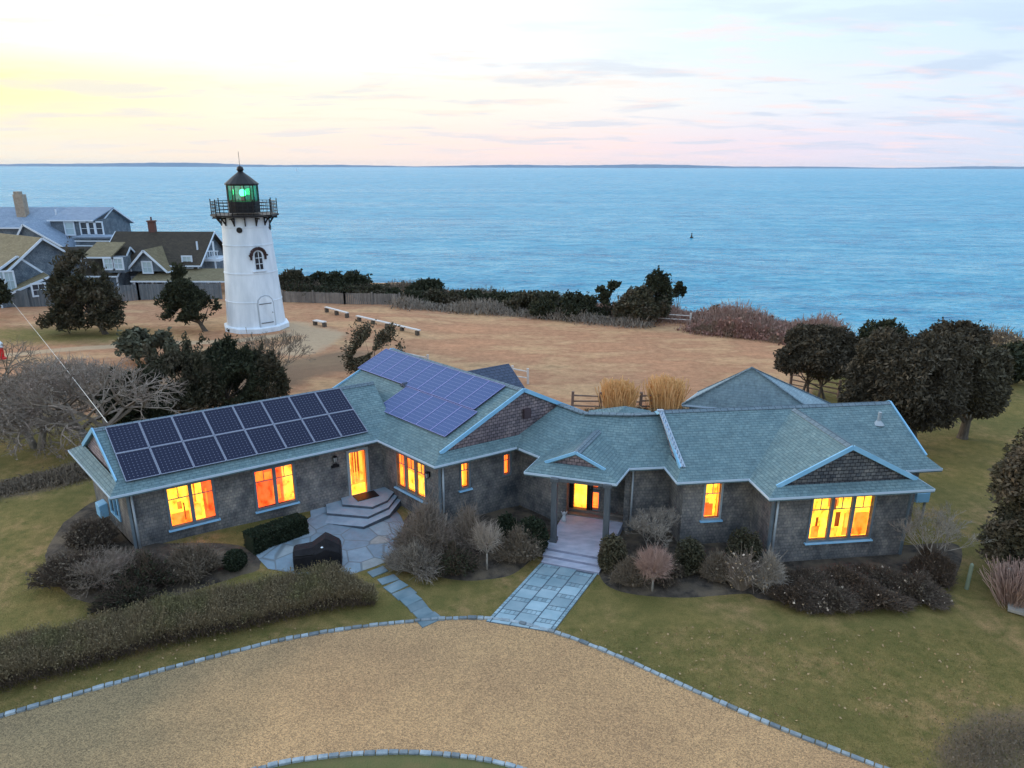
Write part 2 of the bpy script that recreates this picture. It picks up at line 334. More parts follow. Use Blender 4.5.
# ---- sea
def build_sea():
    mb = MB(); mb.poly([(-14000, 60, -13), (14000, 60, -13), (14000, 11500, -13), (-14000, 11500, -13)])
    m, t, b = new_mat('sea_water'); ob = t.node('ShaderNodeTexCoord').outputs['Object']
    v1 = t.scale(ob, (0.38, 0.60, 1)); v2 = t.scale(ob, (0.012, 0.06, 1)); v3 = t.scale(ob, (0.0022, 0.018, 1))
    n1 = t.noise(1.0, v1, 5, 0.65, 0.4); n2 = t.noise(1.0, v2, 5, 0.6, 0.3); n3 = t.noise(1.0, v3, 5, 0.6, 0.3)
    n4 = t.noise(1.0, t.scale(ob, (0.075, 0.15, 1)), 4, 0.7, 0.3)
    col = t.ramp(t.math('ADD', t.math('ADD', t.math('MULTIPLY', n2, 0.22), t.math('MULTIPLY', t.noise(1.0, t.scale(ob, (0.45, 0.6, 1), (1, 7, 0)), 4, 0.75, 0.3), 0.30)), t.math('MULTIPLY', t.noise(1.0, t.scale(ob, (0.06, 0.11, 1), (9, 4, 0)), 6, 0.75, 0.4), 0.48)), [(0.40, (0.01,0.19,0.36)), (0.5, (0.04,0.36,0.55)), (0.61, (0.22,0.52,0.64))])
    sxyz = t.node('ShaderNodeSeparateXYZ'); t.l.new(ob, sxyz.inputs[0])
    t.put(b.inputs['Base Color'], col)
    f = t.math('ADD', t.math('MULTIPLY', n3, 0.5), t.math('MULTIPLY', n4, 0.5))
    t.put(b.inputs['Roughness'], t.maprange(f, 0.35, 0.65, 0.42, 0.20))
    b.inputs['IOR'].default_value = 1.33; b.inputs['Specular IOR Level'].default_value = 0.26
    bn = t.node('ShaderNodeBump'); bn.inputs['Strength'].default_value = 1.0; bn.inputs['Distance'].default_value = 1.8
    h = t.math('ADD', n1, t.math('MULTIPLY', n4, 2.6)); t.put(bn.inputs['Height'], h); t.l.new(bn.outputs[0], b.inputs['Normal'])
    o = mb.build('sea', m); tag(o, kind='structure')
build_sea()
# ---- far shore
def build_shore():
    rng = np.random.RandomState(5); mb = MB(); n = 260
    xs = np.linspace(-9500, 9500, n)
    hgt = 26+10*np.sin(xs/900.0)+6*np.sin(xs/310+2)+5*rng.rand(n)+10*np.exp(-((xs+4700)/700)**2)
    for i in range(n-1):
        a, b_ = xs[i], xs[i+1]; h0, h1 = hgt[i]-8*ss(xs[i]/9500), hgt[i+1]-8*ss(xs[i+1]/9500)
        mb.poly([(a, 9000, -14), (b_, 9000, -14), (b_, 9100, -13+h1), (a, 9100, -13+h0)])
        mb.poly([(a, 9100, -13+h0), (b_, 9100, -13+h1), (b_, 9600, -14), (a, 9600, -14)])
    o = mb.build('far_shore_hills', mat('hazy_far_woods', (0.09,0.19,0.31), (0.12,0.22,0.34), 0.004, 1.0)); tag(o, kind='structure')  # distance haze is mixed into the bluish base colour
build_shore()
# ---- driveway, kerb
def smooth_line(pts, n=14):
    p = [np.array(q, float) for q in pts]; p = [2*p[0]-p[1]]+p+[2*p[-1]-p[-2]]; out = []
    for i in range(1, len(p)-2):
        for k in range(n):
            t = k/n; out.append(0.5*((2*p[i])+(-p[i-1]+p[i+1])*t+(2*p[i-1]-5*p[i]+4*p[i+1]-p[i+2])*t*t+(-p[i-1]+3*p[i]-3*p[i+1]+p[i+2])*t**3))
    out.append(p[-2]); return out
drive_edge = smooth_line([G(x, y) for x, y in ((-260, 780), (-100, 745), (0, 717), (100, 688), (200, 661), (300, 637), (400, 623), (487, 619), (555, 633), (620, 658), (700, 694), (780, 729), (880, 768), (1010, 822))])
isl = smooth_line([G(x, y) for x, y in ((170, 800), (265, 768), (330, 757), (400, 753), (460, 757), (515, 768), (590, 800))])
def strip_edge(path, off):
    out = []
    for i, p in enumerate(path):
        a = path[max(0, i-1)]; b = path[min(len(path)-1, i+1)]; d = b-a; nrm = np.array([-d[1], d[0], 0]); nrm /= np.linalg.norm(nrm); out.append(p+nrm*off)
    return out
mb = MB(); near = [np.array([-40.0, 6.0, 0]), np.array([40.0, 6.0, 0])]
pl = [(p[0], p[1], 0.006) for p in drive_edge]
me_pts = [(-30, 3, .006)]+pl+[(30, 3, .006)]
# triangulate as fan strips down to y=3
for a, b in zip(pl[:-1], pl[1:]): mb.poly([(a[0], 3, .006), (b[0], 3, .006), b, a])
mg, t, b = new_mat('driveway_gravel'); ob = t.node('ShaderNodeTexCoord').outputs['Object']
n1 = t.noise(0.25, ob, 5); vv = t.node('ShaderNodeTexVoronoi'); vv.inputs['Scale'].default_value = 34; t.l.new(ob, vv.inputs['Vector'])
base = t.ramp(n1, [(0.35, (0.38,0.245,0.135)), (0.65, (0.46,0.30,0.16))])
spk = t.node('ShaderNodeSeparateColor'); t.l.new(vv.outputs['Color'], spk.inputs[0])
base = t.mix(0.9, base, t.ramp(spk.outputs[0], [(0.0, (0.62,0.63,0.66)), (0.5, (1.08,1.07,1.05)), (1.0, (1.60,1.53,1.43))]), 'MULTIPLY')
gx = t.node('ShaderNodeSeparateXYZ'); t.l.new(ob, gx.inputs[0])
left_tone = t.maprange(t.math('ADD', gx.outputs[0], t.math('MULTIPLY', t.noise(0.5, ob, 4), 5.0)), -8.5, -3.5)  # gravel turns darker and bluer towards the left
base = t.mix(left_tone, t.mix(1.0, base, (0.62,0.74,0.80), 'MULTIPLY'), base)
base = t.mix(0.18, base, t.ramp(t.noise(3.0, ob, 5, 0.7), [(0.3, (0.7,0.7,0.7)), (0.7, (1.25,1.25,1.25))]), 'MULTIPLY')
t.put(b.inputs['Base Color'], base); b.inputs['Roughness'].default_value = 0.95; b.inputs['Specular IOR Level'].default_value = 0.1
bn = t.node('ShaderNodeBump'); bn.inputs['Strength'].default_value = 0.8; bn.inputs['Distance'].default_value = 0.04; t.put(bn.inputs['Height'], vv.outputs['Distance']); t.l.new(bn.outputs[0], b.inputs['Normal'])
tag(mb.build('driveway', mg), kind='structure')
# island of grass
LAWN2 = mat('island_grass', (0.10,0.11,0.04), (0.14,0.12,0.05), 1.2, 0.95, 0.6, 20)
mb = MB()
for a, b in zip(isl[:-1], isl[1:]): mb.poly([(a[0], 3, .012), (b[0], 3, .012), (b[0], b[1], .012), (a[0], a[1], .012)])
tag(mb.build('island_lawn', LAWN2), kind='structure')
def kerb(path, name, seed):
    rnd = random.Random(seed); mb = MB(); acc = 0.0; L = [0.0]
    for a, b in zip(path[:-1], path[1:]): L.append(L[-1]+np.linalg.norm(b-a))
    L = np.array(L); Pp = np.array(path); s_ = 0.0
    while s_ < L[-1]-0.3:
        ln = rnd.uniform(0.20, 0.34); q = [np.array([np.interp(k, L, Pp[:, 0]), np.interp(k, L, Pp[:, 1]), np.interp(k, L, Pp[:, 2])]) for k in (s_+0.012, s_+ln-0.012)]
        d = (q[1]-q[0]); ang = math.atan2(d[1], d[0]); c = (q[0]+q[1])/2; hh = rnd.uniform(0.055, 0.085)
        mb.box((c[0], c[1], c[2]+hh/2-0.03), (np.linalg.norm(d), rnd.uniform(0.11, 0.15), hh+0.06), ang+rnd.uniform(-.03, .03)); s_ += ln
    o = mb.build(name, mat('kerb_granite', (0.17,0.22,0.26), (0.27,0.32,0.35), 6, 0.8, 0.4, island=0.4), bevel=0.015); tag(o, kind='structure')
kerb(drive_edge, 'kerb', 1); kerb(isl, 'kerb', 2)
# ---- mulch beds
MULCH = mat('mulch', (0.035,0.030,0.026), (0.085,0.070,0.056), 5, 1.0, 1.0, 16, c3=(0.12,0.095,0.068))
def bed(pts, up=0.03, name='planting_bed', m_=None, n=6):
    ln = smooth_line([G(*p) for p in pts]+[G(*pts[0])], n)[:-1]; mb = MB(); c = sum(ln)/len(ln); c[2] = float(gz(c[0], c[1]))+up+0.05
    rings = 6; prev = None
    for r in range(rings+1):
        k = r/rings; ring = []
        for p in ln:
            q = c+(p-c)*k; q[2] = float(gz(q[0], q[1]))+up+(0.05 if r < rings else -0.04); ring.append(q)
        if prev is not None:
            for i in range(len(ln)): j = (i+1) % len(ln); mb.poly([prev[i], prev[j], ring[j], ring[i]] if r > 1 else [c, ring[j], ring[i]][::-1])
        prev = ring
    o = mb.build(name, m_ or MULCH); tag(o, kind='structure')
bed([(62, 522), (44, 555), (60, 590), (100, 606), (170, 598), (235, 578), (262, 566), (240, 545), (130, 540), (100, 500)])
bed([(385, 545), (400, 566), (450, 580), (490, 580), (520, 571), (548, 540), (555, 515), (480, 500), (420, 505)])
bed([(600, 540), (598, 575), (620, 592), (680, 598), (745, 594), (765, 600), (850, 606), (925, 592), (955, 580), (960, 545), (900, 545), (760, 550), (660, 520)], 0.035)
# ---- bluestone walkway
def quadpt(a, b, c, d_, u, v): return (a*(1-u)+b*u)*(1-v)+(d_*(1-u)+c*u)*v
BLUE = mat('bluestone', (0.19,0.30,0.36), (0.29,0.40,0.46), 1.1, 0.6, 0.15, 12, island=0.22)
GROUT = mat('grout', (0.07,0.10,0.13), (0.10,0.13,0.16), 5, 0.9)
A, B, C_, D_ = WKA, WKB, WKC, WKD = P(486, 622), P(553, 633), P(598, 574), P(541, 563)
mb = MB(); mb.mi = 1; mb.prism([A, B, C_, D_], -0.05, 0.022); mb.mi = 0
rows = 5
for r in range(rows):
    v0, v1 = r/rows, (r+1)/rows; vs_ = v0+(v1-v0)*0.70
    for c in range(3):
        u0, u1 = 0.06+c*0.88/3, 0.06+(c+1)*0.88/3; g = 0.009
        off = (0.0, 0.33, 0.12)[c]/rows; a0 = min(1, v0+off*0); sft = (0.0, 0.05, -0.04)[c]
        w0 = max(0.003, v0+sft+0.006) if r else 0.005; w1 = min(0.997, vs_+sft)
        mb.prism([quadpt(A, B, C_, D_, u, v) for u, v in ((u0+g, w0), (u1-g, w0), (u1-g, w1), (u0+g, w1))], 0.0, 0.040)
        e1 = min(0.995, v1+sft-0.003)
        for k in range(4):
            q0, q1 = u0+g+(u1-u0-2*g)*k/4+0.003, u0+g+(u1-u0-2*g)*(k+1)/4-0.003
            mb.prism([quadpt(A, B, C_, D_, u, v) for u, v in ((q0, w1+0.008), (q1, w1+0.008), (q1, e1), (q0, e1))], 0.0, 0.036)
for (u0, u1) in ((0.004, 0.052), (0.948, 0.996)):
    for k in range(26): mb.prism([quadpt(A, B, C_, D_, u, v) for u, v in ((u0, k/26+.004), (u1, k/26+.004), (u1, (k+1)/26-.002), (u0, (k+1)/26-.002))], 0.0, 0.045)
tag(mb.build('walkway', [BLUE, GROUT], bevel=0.006), kind='structure')
# ---- patio of irregular flags
mf, t, b = new_mat('patio_flagstone'); ob = t.node('ShaderNodeTexCoord').outputs['Object']
v1 = t.node('ShaderNodeTexVoronoi'); v1.inputs['Scale'].default_value = 0.95; t.l.new(ob, v1.inputs['Vector'])
v2 = t.node('ShaderNodeTexVoronoi', feature='DISTANCE_TO_EDGE'); v2.inputs['Scale'].default_value = 0.95; t.l.new(ob, v2.inputs['Vector'])
sp_ = t.node('ShaderNodeSeparateColor'); t.l.new(v1.outputs['Color'], sp_.inputs[0])
cc = t.ramp(sp_.outputs[0], [(0.0, (0.15,0.22,0.28)), (0.5, (0.19,0.27,0.34)), (0.9, (0.23,0.30,0.35)), (1.0, (0.27,0.27,0.25))])
cc = t.mix(0.6, cc, t.ramp(t.noise(4, ob, 5), [(0.3, (0.75,0.75,0.75)), (0.7, (1.2,1.2,1.2))]), 'MULTIPLY')
cc = t.mix(t.maprange(v2.outputs['Distance'], 0.012, 0.035), (0.12,0.155,0.18), cc)
t.put(b.inputs['Base Color'], cc); b.inputs['Roughness'].default_value = 0.6
bed([(252, 552), (268, 569), (298, 574), (345, 577), (374, 567), (405, 554), (414, 545), (400, 515), (385, 500), (330, 505), (290, 530)], 0.05, name='patio', m_=mf, n=1)
PATIO_Z = float(G(350, 520)[2])+0.06
mb = MB(); ctr = [(378, 572), (388, 580), (396, 587), (404, 594), (411, 600), (417, 606.5), (423, 613), (429, 620)]
rnd = random.Random(4)
for i, (x, y) in enumerate(ctr):
    c = G(x, y); hw = rnd.uniform(0.30, 0.38); dd = rnd.uniform(0.21, 0.25); nx_ = G(*ctr[min(i+1, 7)]); pv_ = G(*ctr[max(i-1, 0)]); a = math.atan2((nx_-pv_)[1], (nx_-pv_)[0])+math.pi/2+rnd.uniform(-.12, .12)
    co, si = math.cos(a), math.sin(a)
    q = [(c[0]+ux*hw*co-uy*dd*si+rnd.uniform(-.03,.03), c[1]+ux*hw*si+uy*dd*co+rnd.uniform(-.02,.02)) for ux, uy in ((-1,-1),(1,-1),(1,1),(-1,1))]
    mb.prism(q, c[2]-0.05, c[2]+0.035)
tag(mb.build('stepping_stone_path', mat('path_slate', (0.11,0.18,0.22), (0.19,0.26,0.30), 1.5, 0.7, 0.2, 12, island=0.25), bevel=0.01), kind='structure')
# ================================================================ THE HOUSE
HOUSE = thing('shingled_house', 'long low grey shingled house with blue-green roofs, solar panels and glowing windows', 'house', (0, 26, 0))
def frame(ang, o):
    a = R_(ang); u = np.array([math.cos(a), math.sin(a)]); v = np.array([-math.sin(a), math.cos(a)]); o = np.array(o)[:2]
    return lambda s, t, z=0.0: np.array([*(o+u*s+v*t), z])
ZE = 3.1
FR = frame(7, P(769, 497.7, ZE)); FP = frame(-17, P(616.4, 484, ZE)); FM = frame(32, P(434.6, 466.5, ZE)); FL = frame(33, P(110, 497, ZE))
roof = MB(); RAKES = []; eave = MB(); grey = MB(); cap = MB()
gables = []
THK = 0.14
def slab(mbx, pts, thk=THK):
    pts = [np.array(p, float) for p in pts]; low = [p-np.array([0, 0, thk]) for p in pts]
    mbx.poly(pts); mbx.poly(low[::-1])
    for i in range(len(pts)): j = (i+1) % len(pts); mbx.poly([pts[j], pts[i], low[i], low[j]])
def fascia(a, b, h=0.085, wd=0.04, dz=-0.045):
    a = np.array(a, float); b = np.array(b, float); eave.beam(a+[0, 0, dz], b+[0, 0, dz], wd, h)
def wing(E0, E1, B0, B1, zr, t0=None, t1=None, zb=None, fr=0.5, mbx=None, gm0='gable', gm1='gable', trims=True, caps=True, tw=0.17):
    """Dutch-gable wing. E front eave, B back eave; t0/t1 gable inset at each end (None: plain, buried in another roof)."""
    mbx = mbx or roof
    E0, E1, B0, B1 = [np.array(q, float) for q in (E0, E1, B0, B1)]
    eL = np.linalg.norm(E1-E0); bL = np.linalg.norm(B1-B0); ze = E0[2]
    def foot(k):  # points on both eave lines at inset
        return E0+(E1-E0)*k/eL, B0+(B1-B0)*k/eL
    f0, b0 = foot(t0 or 0); f1, b1 = foot(eL-(t1 or 0))
    R0 = f0*(1-fr)+b0*fr; R0[2] = zr; R1 = f1*(1-fr)+b1*fr; R1[2] = zr
    kz = ((zb or ze)-ze)/(zr-ze)
    def T(f, R): return f*(1-kz)+R*kz
    front = [E0, E1]; back = [B1, B0]
    if t1 is not None: front += [T(f1, R1)]; 
    front += [R1, R0]
    if t0 is not None: front += [T(f0, R0)]
    if t0 is not None: back += [T(b0, R0)]
    back += [R0, R1]
    if t1 is not None: back += [T(b1, R1)]
    slab(mbx, front); slab(mbx, back)
    for t_, E, B, f, b, R, gm, sgn in ((t0, E0, B0, f0, b0, R0, gm0, 1), (t1, E1, B1, f1, b1, R1, gm1, -1)):
        if t_ is None: continue
        Tf, Tb = T(f, R), T(b, R)
        q = [E, Tf, Tb, B] if sgn < 0 else [B, Tb, Tf, E]
        slab(mbx, q)
        ax = (E1-E0)/eL*sgn; ins = ax*0.10   # gable wall set back
        g = [Tf+ins-[0, 0, 0.1], Tb+ins-[0, 0, 0.1], R+ins-[0, 0, 0.05]]; gables.append((g if sgn < 0 else g[::-1], gm))
        if trims:
            trim = MB(); RAKES.append(trim)
            for c, dd in ((Tf, Tf), (Tb, Tb)):
                trim.beam(c-ax*0.03+[0, 0, -.02], R-ax*0.03+[0, 0, -.02], 0.05, tw)
        fascia(E, B)
    fascia(E0, E1); fascia(B0, B1)
    if caps:
        rn = (R1-R0)/np.linalg.norm(R1-R0); side = np.array([-rn[1], rn[0], 0])
        sl = (zr-ze)/np.linalg.norm((R0-f0)[:2])
        for sg in (1, -1):
            q = [R0+[0, 0, 0.035], R1+[0, 0, 0.035], R1+side*sg*0.17+[0, 0, 0.035-0.17*sl*0.97], R0+side*sg*0.17+[0, 0, 0.035-0.17*sl*0.97]]
            slab(cap, q if sg < 0 else q[::-1], 0.02)
    return R0, R1
z = ZE
# left wing
LE0, LB0 = FL(0, 0, z), FL(-1.1, 5.86, z)
ldir = FL(1, 0)-FL(0, 0)
LR0, LR1 = wing(LE0, LE0+ldir*11.25, LB0, LB0+ldir*12.5, 4.78, 0.42, None, 3.42, gm0='gable')
# middle wing (sheared: its long walls are not square to its front)
mv = FM(-0.22, 0.975)-FM(0, 0); mu = FM(1, 0)-FM(0, 0)
M0 = FM(0, 0, z+0.003)
MR0, MR1 = wing(M0, M0+mv*10.3, M0+mu*9.2, M0+mu*9.2+mv*10.3, 5.43, 0.50, 0.3, 3.40, gm0='gable')
# right wing
wing(FR(-2.85, 1.62, z+.006), FR(8.02, 1.62, z+.006), FR(-2.85, 8.14, z+.006), FR(8.02, 8.14, z+.006), 4.80, 0.35, 0.35, 3.42)
wing(FR(0, -0.04, z), FR(0, 4.6, z), FR(6.45, -0.04, z), FR(6.45, 4.6, z), 4.76, 0.45, None, 3.34, gm0='dark')
# portico roof
wing(FP(-3.6, 0, z+.009), FP(-3.0, 4.6, z+.009), FP(0, 0, z+.009), FP(0.75, 4.6, z+.009), 3.96, 0.55, None, 3.40, gm0='gable', fr=0.51, tw=0.11)
# link roofs between
zl = z+0.012
ME2, ME3, PE2, C1 = P(519, 448, zl), P(540, 456.5, zl), P(630, 468, zl), P(664, 466.5, zl)
LA, LB_, LC, LD = P(559, 404.5, 4.42), P(584, 413.5, 4.42), P(633, 415, 4.47), P(662, 413.5, 4.5)
LD2 = LD+(LD-LC)/np.linalg.norm(LD-LC)*1.6; C2 = C1+(C1-PE2)/np.linalg.norm(C1-PE2)*1.6
LA2 = LA+(LA-ME2)/np.linalg.norm((LA-ME2))*0.3
MEb = ME2+mv*1.4*0+np.array([*(FM(0, 0.8)-FM(0, 0))[:2], 0])
slab(roof, [MEb, ME2, ME3, LB_, LA]); slab(roof, [ME3, PE2, LC, LB_]); slab(roof, [PE2, C2, LD2, LC])
bk = lambda p, dx, dy: np.array([p[0]+dx, p[1]+dy, zl])
Ab, Bb, Cb, Db = bk(LA, 1.2, 2.7), bk(LB_, 1.0, 2.9), bk(LC, 0.2, 2.9), bk(LD2, -0.3, 2.9)
slab(roof, [LA, LB_, Bb, Ab]); slab(roof, [LB_, LC, Cb, Bb]); slab(roof, [LC, LD2, Db, Cb])
for a, b in ((ME2, ME3), (ME3, PE2), (PE2, C2), (Ab, Bb), (Bb, Cb), (Cb, Db)): fascia(a, b)
for a, b in ((LA, LB_), (LB_, LC), (LC, LD2)): cap.beam(a+[0, 0, .01], b+[0, 0, .01], 0.3, 0.05)
# small hipped cap behind the link roof, rear wing behind the middle wing
pk = D(625, 406.0, 30.6); pc = [pk+[dx*1.5, dy*1.5, -0.75] for dx, dy in ((-1, -1), (1, -1), (1, 1), (-1, 1))]
for k in range(4): slab(roof, [pc[k], pc[(k+1) % 4], pk])
rb, ra = P(508.7, 363.5, 4.75), P(470, 370.5, 4.75); ax = (rb-ra)/np.linalg.norm(rb-ra); fw = np.array([ax[1], -ax[0], 0])
e1 = rb+fw*2.6; e1[2] = z; b1 = rb-fw*2.6; b1[2] = z; e0 = e1-ax*6; b0 = b1-ax*6
mb_dark = MB(); wing(e0, e1, b0, b1, 4.75, None, None, None, mbx=mb_dark, caps=False)
# grey rear pavilion: a hip roof
ap = P(752, 367.5, 5.3)
h0 = P(682, 404, z+.02); 
hf = P(823, 418.5, z+.02); hr = P(833, 404.5, z+.02)
hb = h0+hr-hf; hb[2] = h0[2]
for a, b in ((h0, hf), (hf, hr), (hr, hb), (hb, h0)): slab(grey, [a, b, ap]); fascia(a, b)
for a in (h0, hf, hr, hb): cap.beam(a+[0, 0, .0], ap+[0, 0, .0], 0.18, 0.05)
RO = roof.build('roof', M['roof'], HOUSE); tag(RO, 'blue-green shingle roof of joined wings with gables')
cap.build('ridge_cap', M['ridge'], RO)
grey.build('roof', M['roof_grey'], HOUSE)['label'] = 'plain grey hipped roof of the rear pavilion'
mb_dark.build('roof', shingle('dark_slate', (0.055,0.075,0.12), (0.07,0.09,0.14), (0.03,0.04,0.06), 0.3, 0.18), HOUSE)['label'] = 'dark slate roof of the rear wing'
[tr_.build('rake_trim', M['trim'], HOUSE) for tr_ in RAKES]; eave.build('eave_trim', M['eave'], HOUSE)
for g, gm in gables:
    mb = MB(); mb.poly(g); mb.build('gable_panel', M['gable'] if gm == 'gable' else M['gable_dark'], HOUSE)
# white lattice edge where the right wing steps above the link roof
mb = MB(); a0 = P(661.5, 411.5, 4.80); a1 = P(684, 468, 3.42)
for k in range(13):
    k0, k1 = k/13, (k+1)/13; p = a0+(a1-a0)*k0; q = a0+(a1-a0)*k1
    mb.beam(p+[-0.09, 0, .03], q+[0.0, 0, .03], 0.035, 0.03); mb.beam(p+[0.0, 0, .05], q+[-0.09, 0, .05], 0.05, 0.03)
mb.beam(a0+[0.03, 0, .04], a1+[0.03, 0, .04], 0.05, 0.05)
mb.beam(a0+[-0.11, 0, .02], a1+[-0.09, 0, .02], 0.03, 0.05); mb.beam(a0+[-0.18, 0, .05], a0+[0.08, 0, .05], 0.14, 0.06)
mb.build('rake_lattice', mat('lattice_white', (0.34,0.42,0.52), (0.28,0.36,0.46), 3, 0.5), HOUSE)
# ---- walls
def isect(p, d, q, e):
    A_ = np.array([[d[0], -e[0]], [d[1], -e[1]]]); s_, t_ = np.linalg.solve(A_, (q-p)[:2]); return p+d*s_
vec = lambda F, a, b: F(a, b)-F(0, 0)
w0 = FL(-0.45, 5.3); w1 = FL(0.55, 0.55)
w2 = isect(FL(0, 0.55), vec(FL, 1, 0), M0*[1, 1, 0]+mu*0.55, mv)
w3 = isect(M0*[1, 1, 0]+mu*0.55, mv, FM(0, 0.5), mu)
w4 = FM(4.35, 0.5); edir = (ME3-ME2)*[1, 1, 0]
w5 = isect(w4, edir, FP(0, 2.15), vec(FP, 1, 0))
r0 = FP(-2.35, 2.15); r1 = FP(-2.35, 2.75); r2 = FP(0.05, 2.75); r3 = FP(0.05, 2.15)
w6 = isect(FP(0, 2.15), vec(FP, 1, 0), FR(0, 3.62), vec(FR, 1, 0)); w7 = FR(-2.35, 3.62)
w8 = FR(-2.35, 2.15); w9 = FR(0.5, 2.15); w10 = FR(0.5, 0.5); w11 = FR(5.95, 0.5); w12 = FR(5.95, 2.15); w13 = FR(7.5, 2.15); w14 = FR(7.5, 7.6)
w15 = FR(-2.0, 7.6); w16 = w15+[-5.5, 0.4, 0]; mb1 = M0*[1, 1, 0]+mu*8.7+mv*9.8; mb0 = M0*[1, 1, 0]+mu*0.55+mv*9.8
w18 = isect(FL(0, 5.3), vec(FL, 1, 0), M0*[1, 1, 0]+mu*0.55, mv)
ring = [w0, w1, w2, w3, w4, w5, r0, r1, r2, r3, w6, w7, w8, w9, w10, w11, w12, w13, w14, w15, w16, mb1, mb0, w18]
ring = [np.array([p[0], p[1], 0.0]) for p in ring]
OPEN = {}
def on_wall(i, x, y):
    p, q = ring[i], ring[(i+1) % len(ring)]; d = (q-p); L = np.linalg.norm(d); d = d/L; n = np.array([d[1], -d[0], 0])
    r = ray(x, y); c = np.array([0, 0, CAMH]); t = ((p-c)@n)/(r@n); h = c+r*t; return (h-p)@d, h[2]
def opening(i, tl, bl, tr, pad=0.0):
    s0, z1 = on_wall(i, *tl); s0b, z0 = on_wall(i, *bl); s1, _ = on_wall(i, *tr)
    o = (0.5*(s0+s0b), s1, z0, z1); OPEN.setdefault(i, []).append(o); return i, o
win_L1 = opening(1, (167.5, 489), (171.5, 527.5), (211, 480))
win_L2 = opening(1, (254.5, 472), (258.5, 509), (292, 465))
door_L = opening(1, (348.5, 453), (352, 498), (365, 451.5))
win_M = opening(2, (396.5, 452), (398, 485), (424.5, 464))
win_s1 = opening(3, (461, 464), (461.5, 488), (468, 462.5))
win_s2 = opening(3, (503.5, 455), (504, 474.5), (509, 453.5))
win_R = opening(12, (705, 484), (704.5, 518), (721.5, 484))
win_RF = opening(14, (811.5, 498), (810, 540), (874.5, 496))
_ = 0
door_P = opening(7, (573.5, 478), (574, 512), (587.5, 480))
win_P1 = opening(7, (591.5, 479), (591.8, 492), (605, 481)); win_P2 = opening(7, (591.5, 496), (592, 511), (605, 498))
for _o, _z in ((door_P, (0.42, 2.45)), (win_P1, (1.50, 2.2)), (win_P2, (0.50, 1.30))):
    _i, _q = _o; _k = OPEN[7].index(_q); OPEN[7][_k] = (_q[0], _q[1] if _o is door_P else _q[0]+.28, *_z)
door_P, win_P1, win_P2 = [(7, q_) for q_ in OPEN[7]]
win_end = (0, (2.35, 3.35, 1.25, 2.55)); OPEN[0] = [win_end[1]]
wall = MB(); HT = 3.13
for i in range(len(ring)):
    p, q = ring[i], ring[(i+1) % len(ring)]; d = q-p; L = np.linalg.norm(d); d = d/L; n = np.array([d[1], -d[0], 0])
    ops = OPEN.get(i, []); ss_ = sorted({0.0, L, *[o[0] for o in ops], *[o[1] for o in ops]}); zs = sorted({-0.4, HT, *[o[2] for o in ops], *[o[3] for o in ops]})
    for a, b in zip(ss_[:-1], ss_[1:]):
        for c, e in zip(zs[:-1], zs[1:]):
            m_, mz = (a+b)/2, (c+e)/2
            if any(o[0] < m_ < o[1] and o[2] < mz < o[3] for o in ops): continue
            pa, pb = p+d*a, p+d*b
            wall.poly([pa+[0, 0, c], pb+[0, 0, c], pb+[0, 0, e], pa+[0, 0, e]])
    for o in ops:
        c4 = [p+d*o[0]+[0, 0, o[2]], p+d*o[1]+[0, 0, o[2]], p+d*o[1]+[0, 0, o[3]], p+d*o[0]+[0, 0, o[3]]]
        for k in range(4): a, b = c4[k], c4[(k+1) % 4]; wall.poly([a, b, b-n*0.14, a-n*0.14])
# pavilion walls
cc_ = (h0+hf+hr+hb)/4
pav = [np.array([*(p+(cc_-p)*0.1)[:2], 0]) for p in (h0, hf, hr, hb)]
for k in range(4): a, b = pav[k], pav[(k+1) % 4]; wall.poly([a, b, b+[0, 0, HT], a+[0, 0, HT]])
rw = [e0-ax*0, e1-ax*0.5-fw*0.5, b1-ax*0.5+fw*0.5, b0]
for k in range(3): a, b = rw[k]*[1, 1, 0], rw[k+1]*[1, 1, 0]; wall.poly([a, b, b+[0, 0, HT], a+[0, 0, HT]])
WL = wall.build('wall', M['wall'], HOUSE)
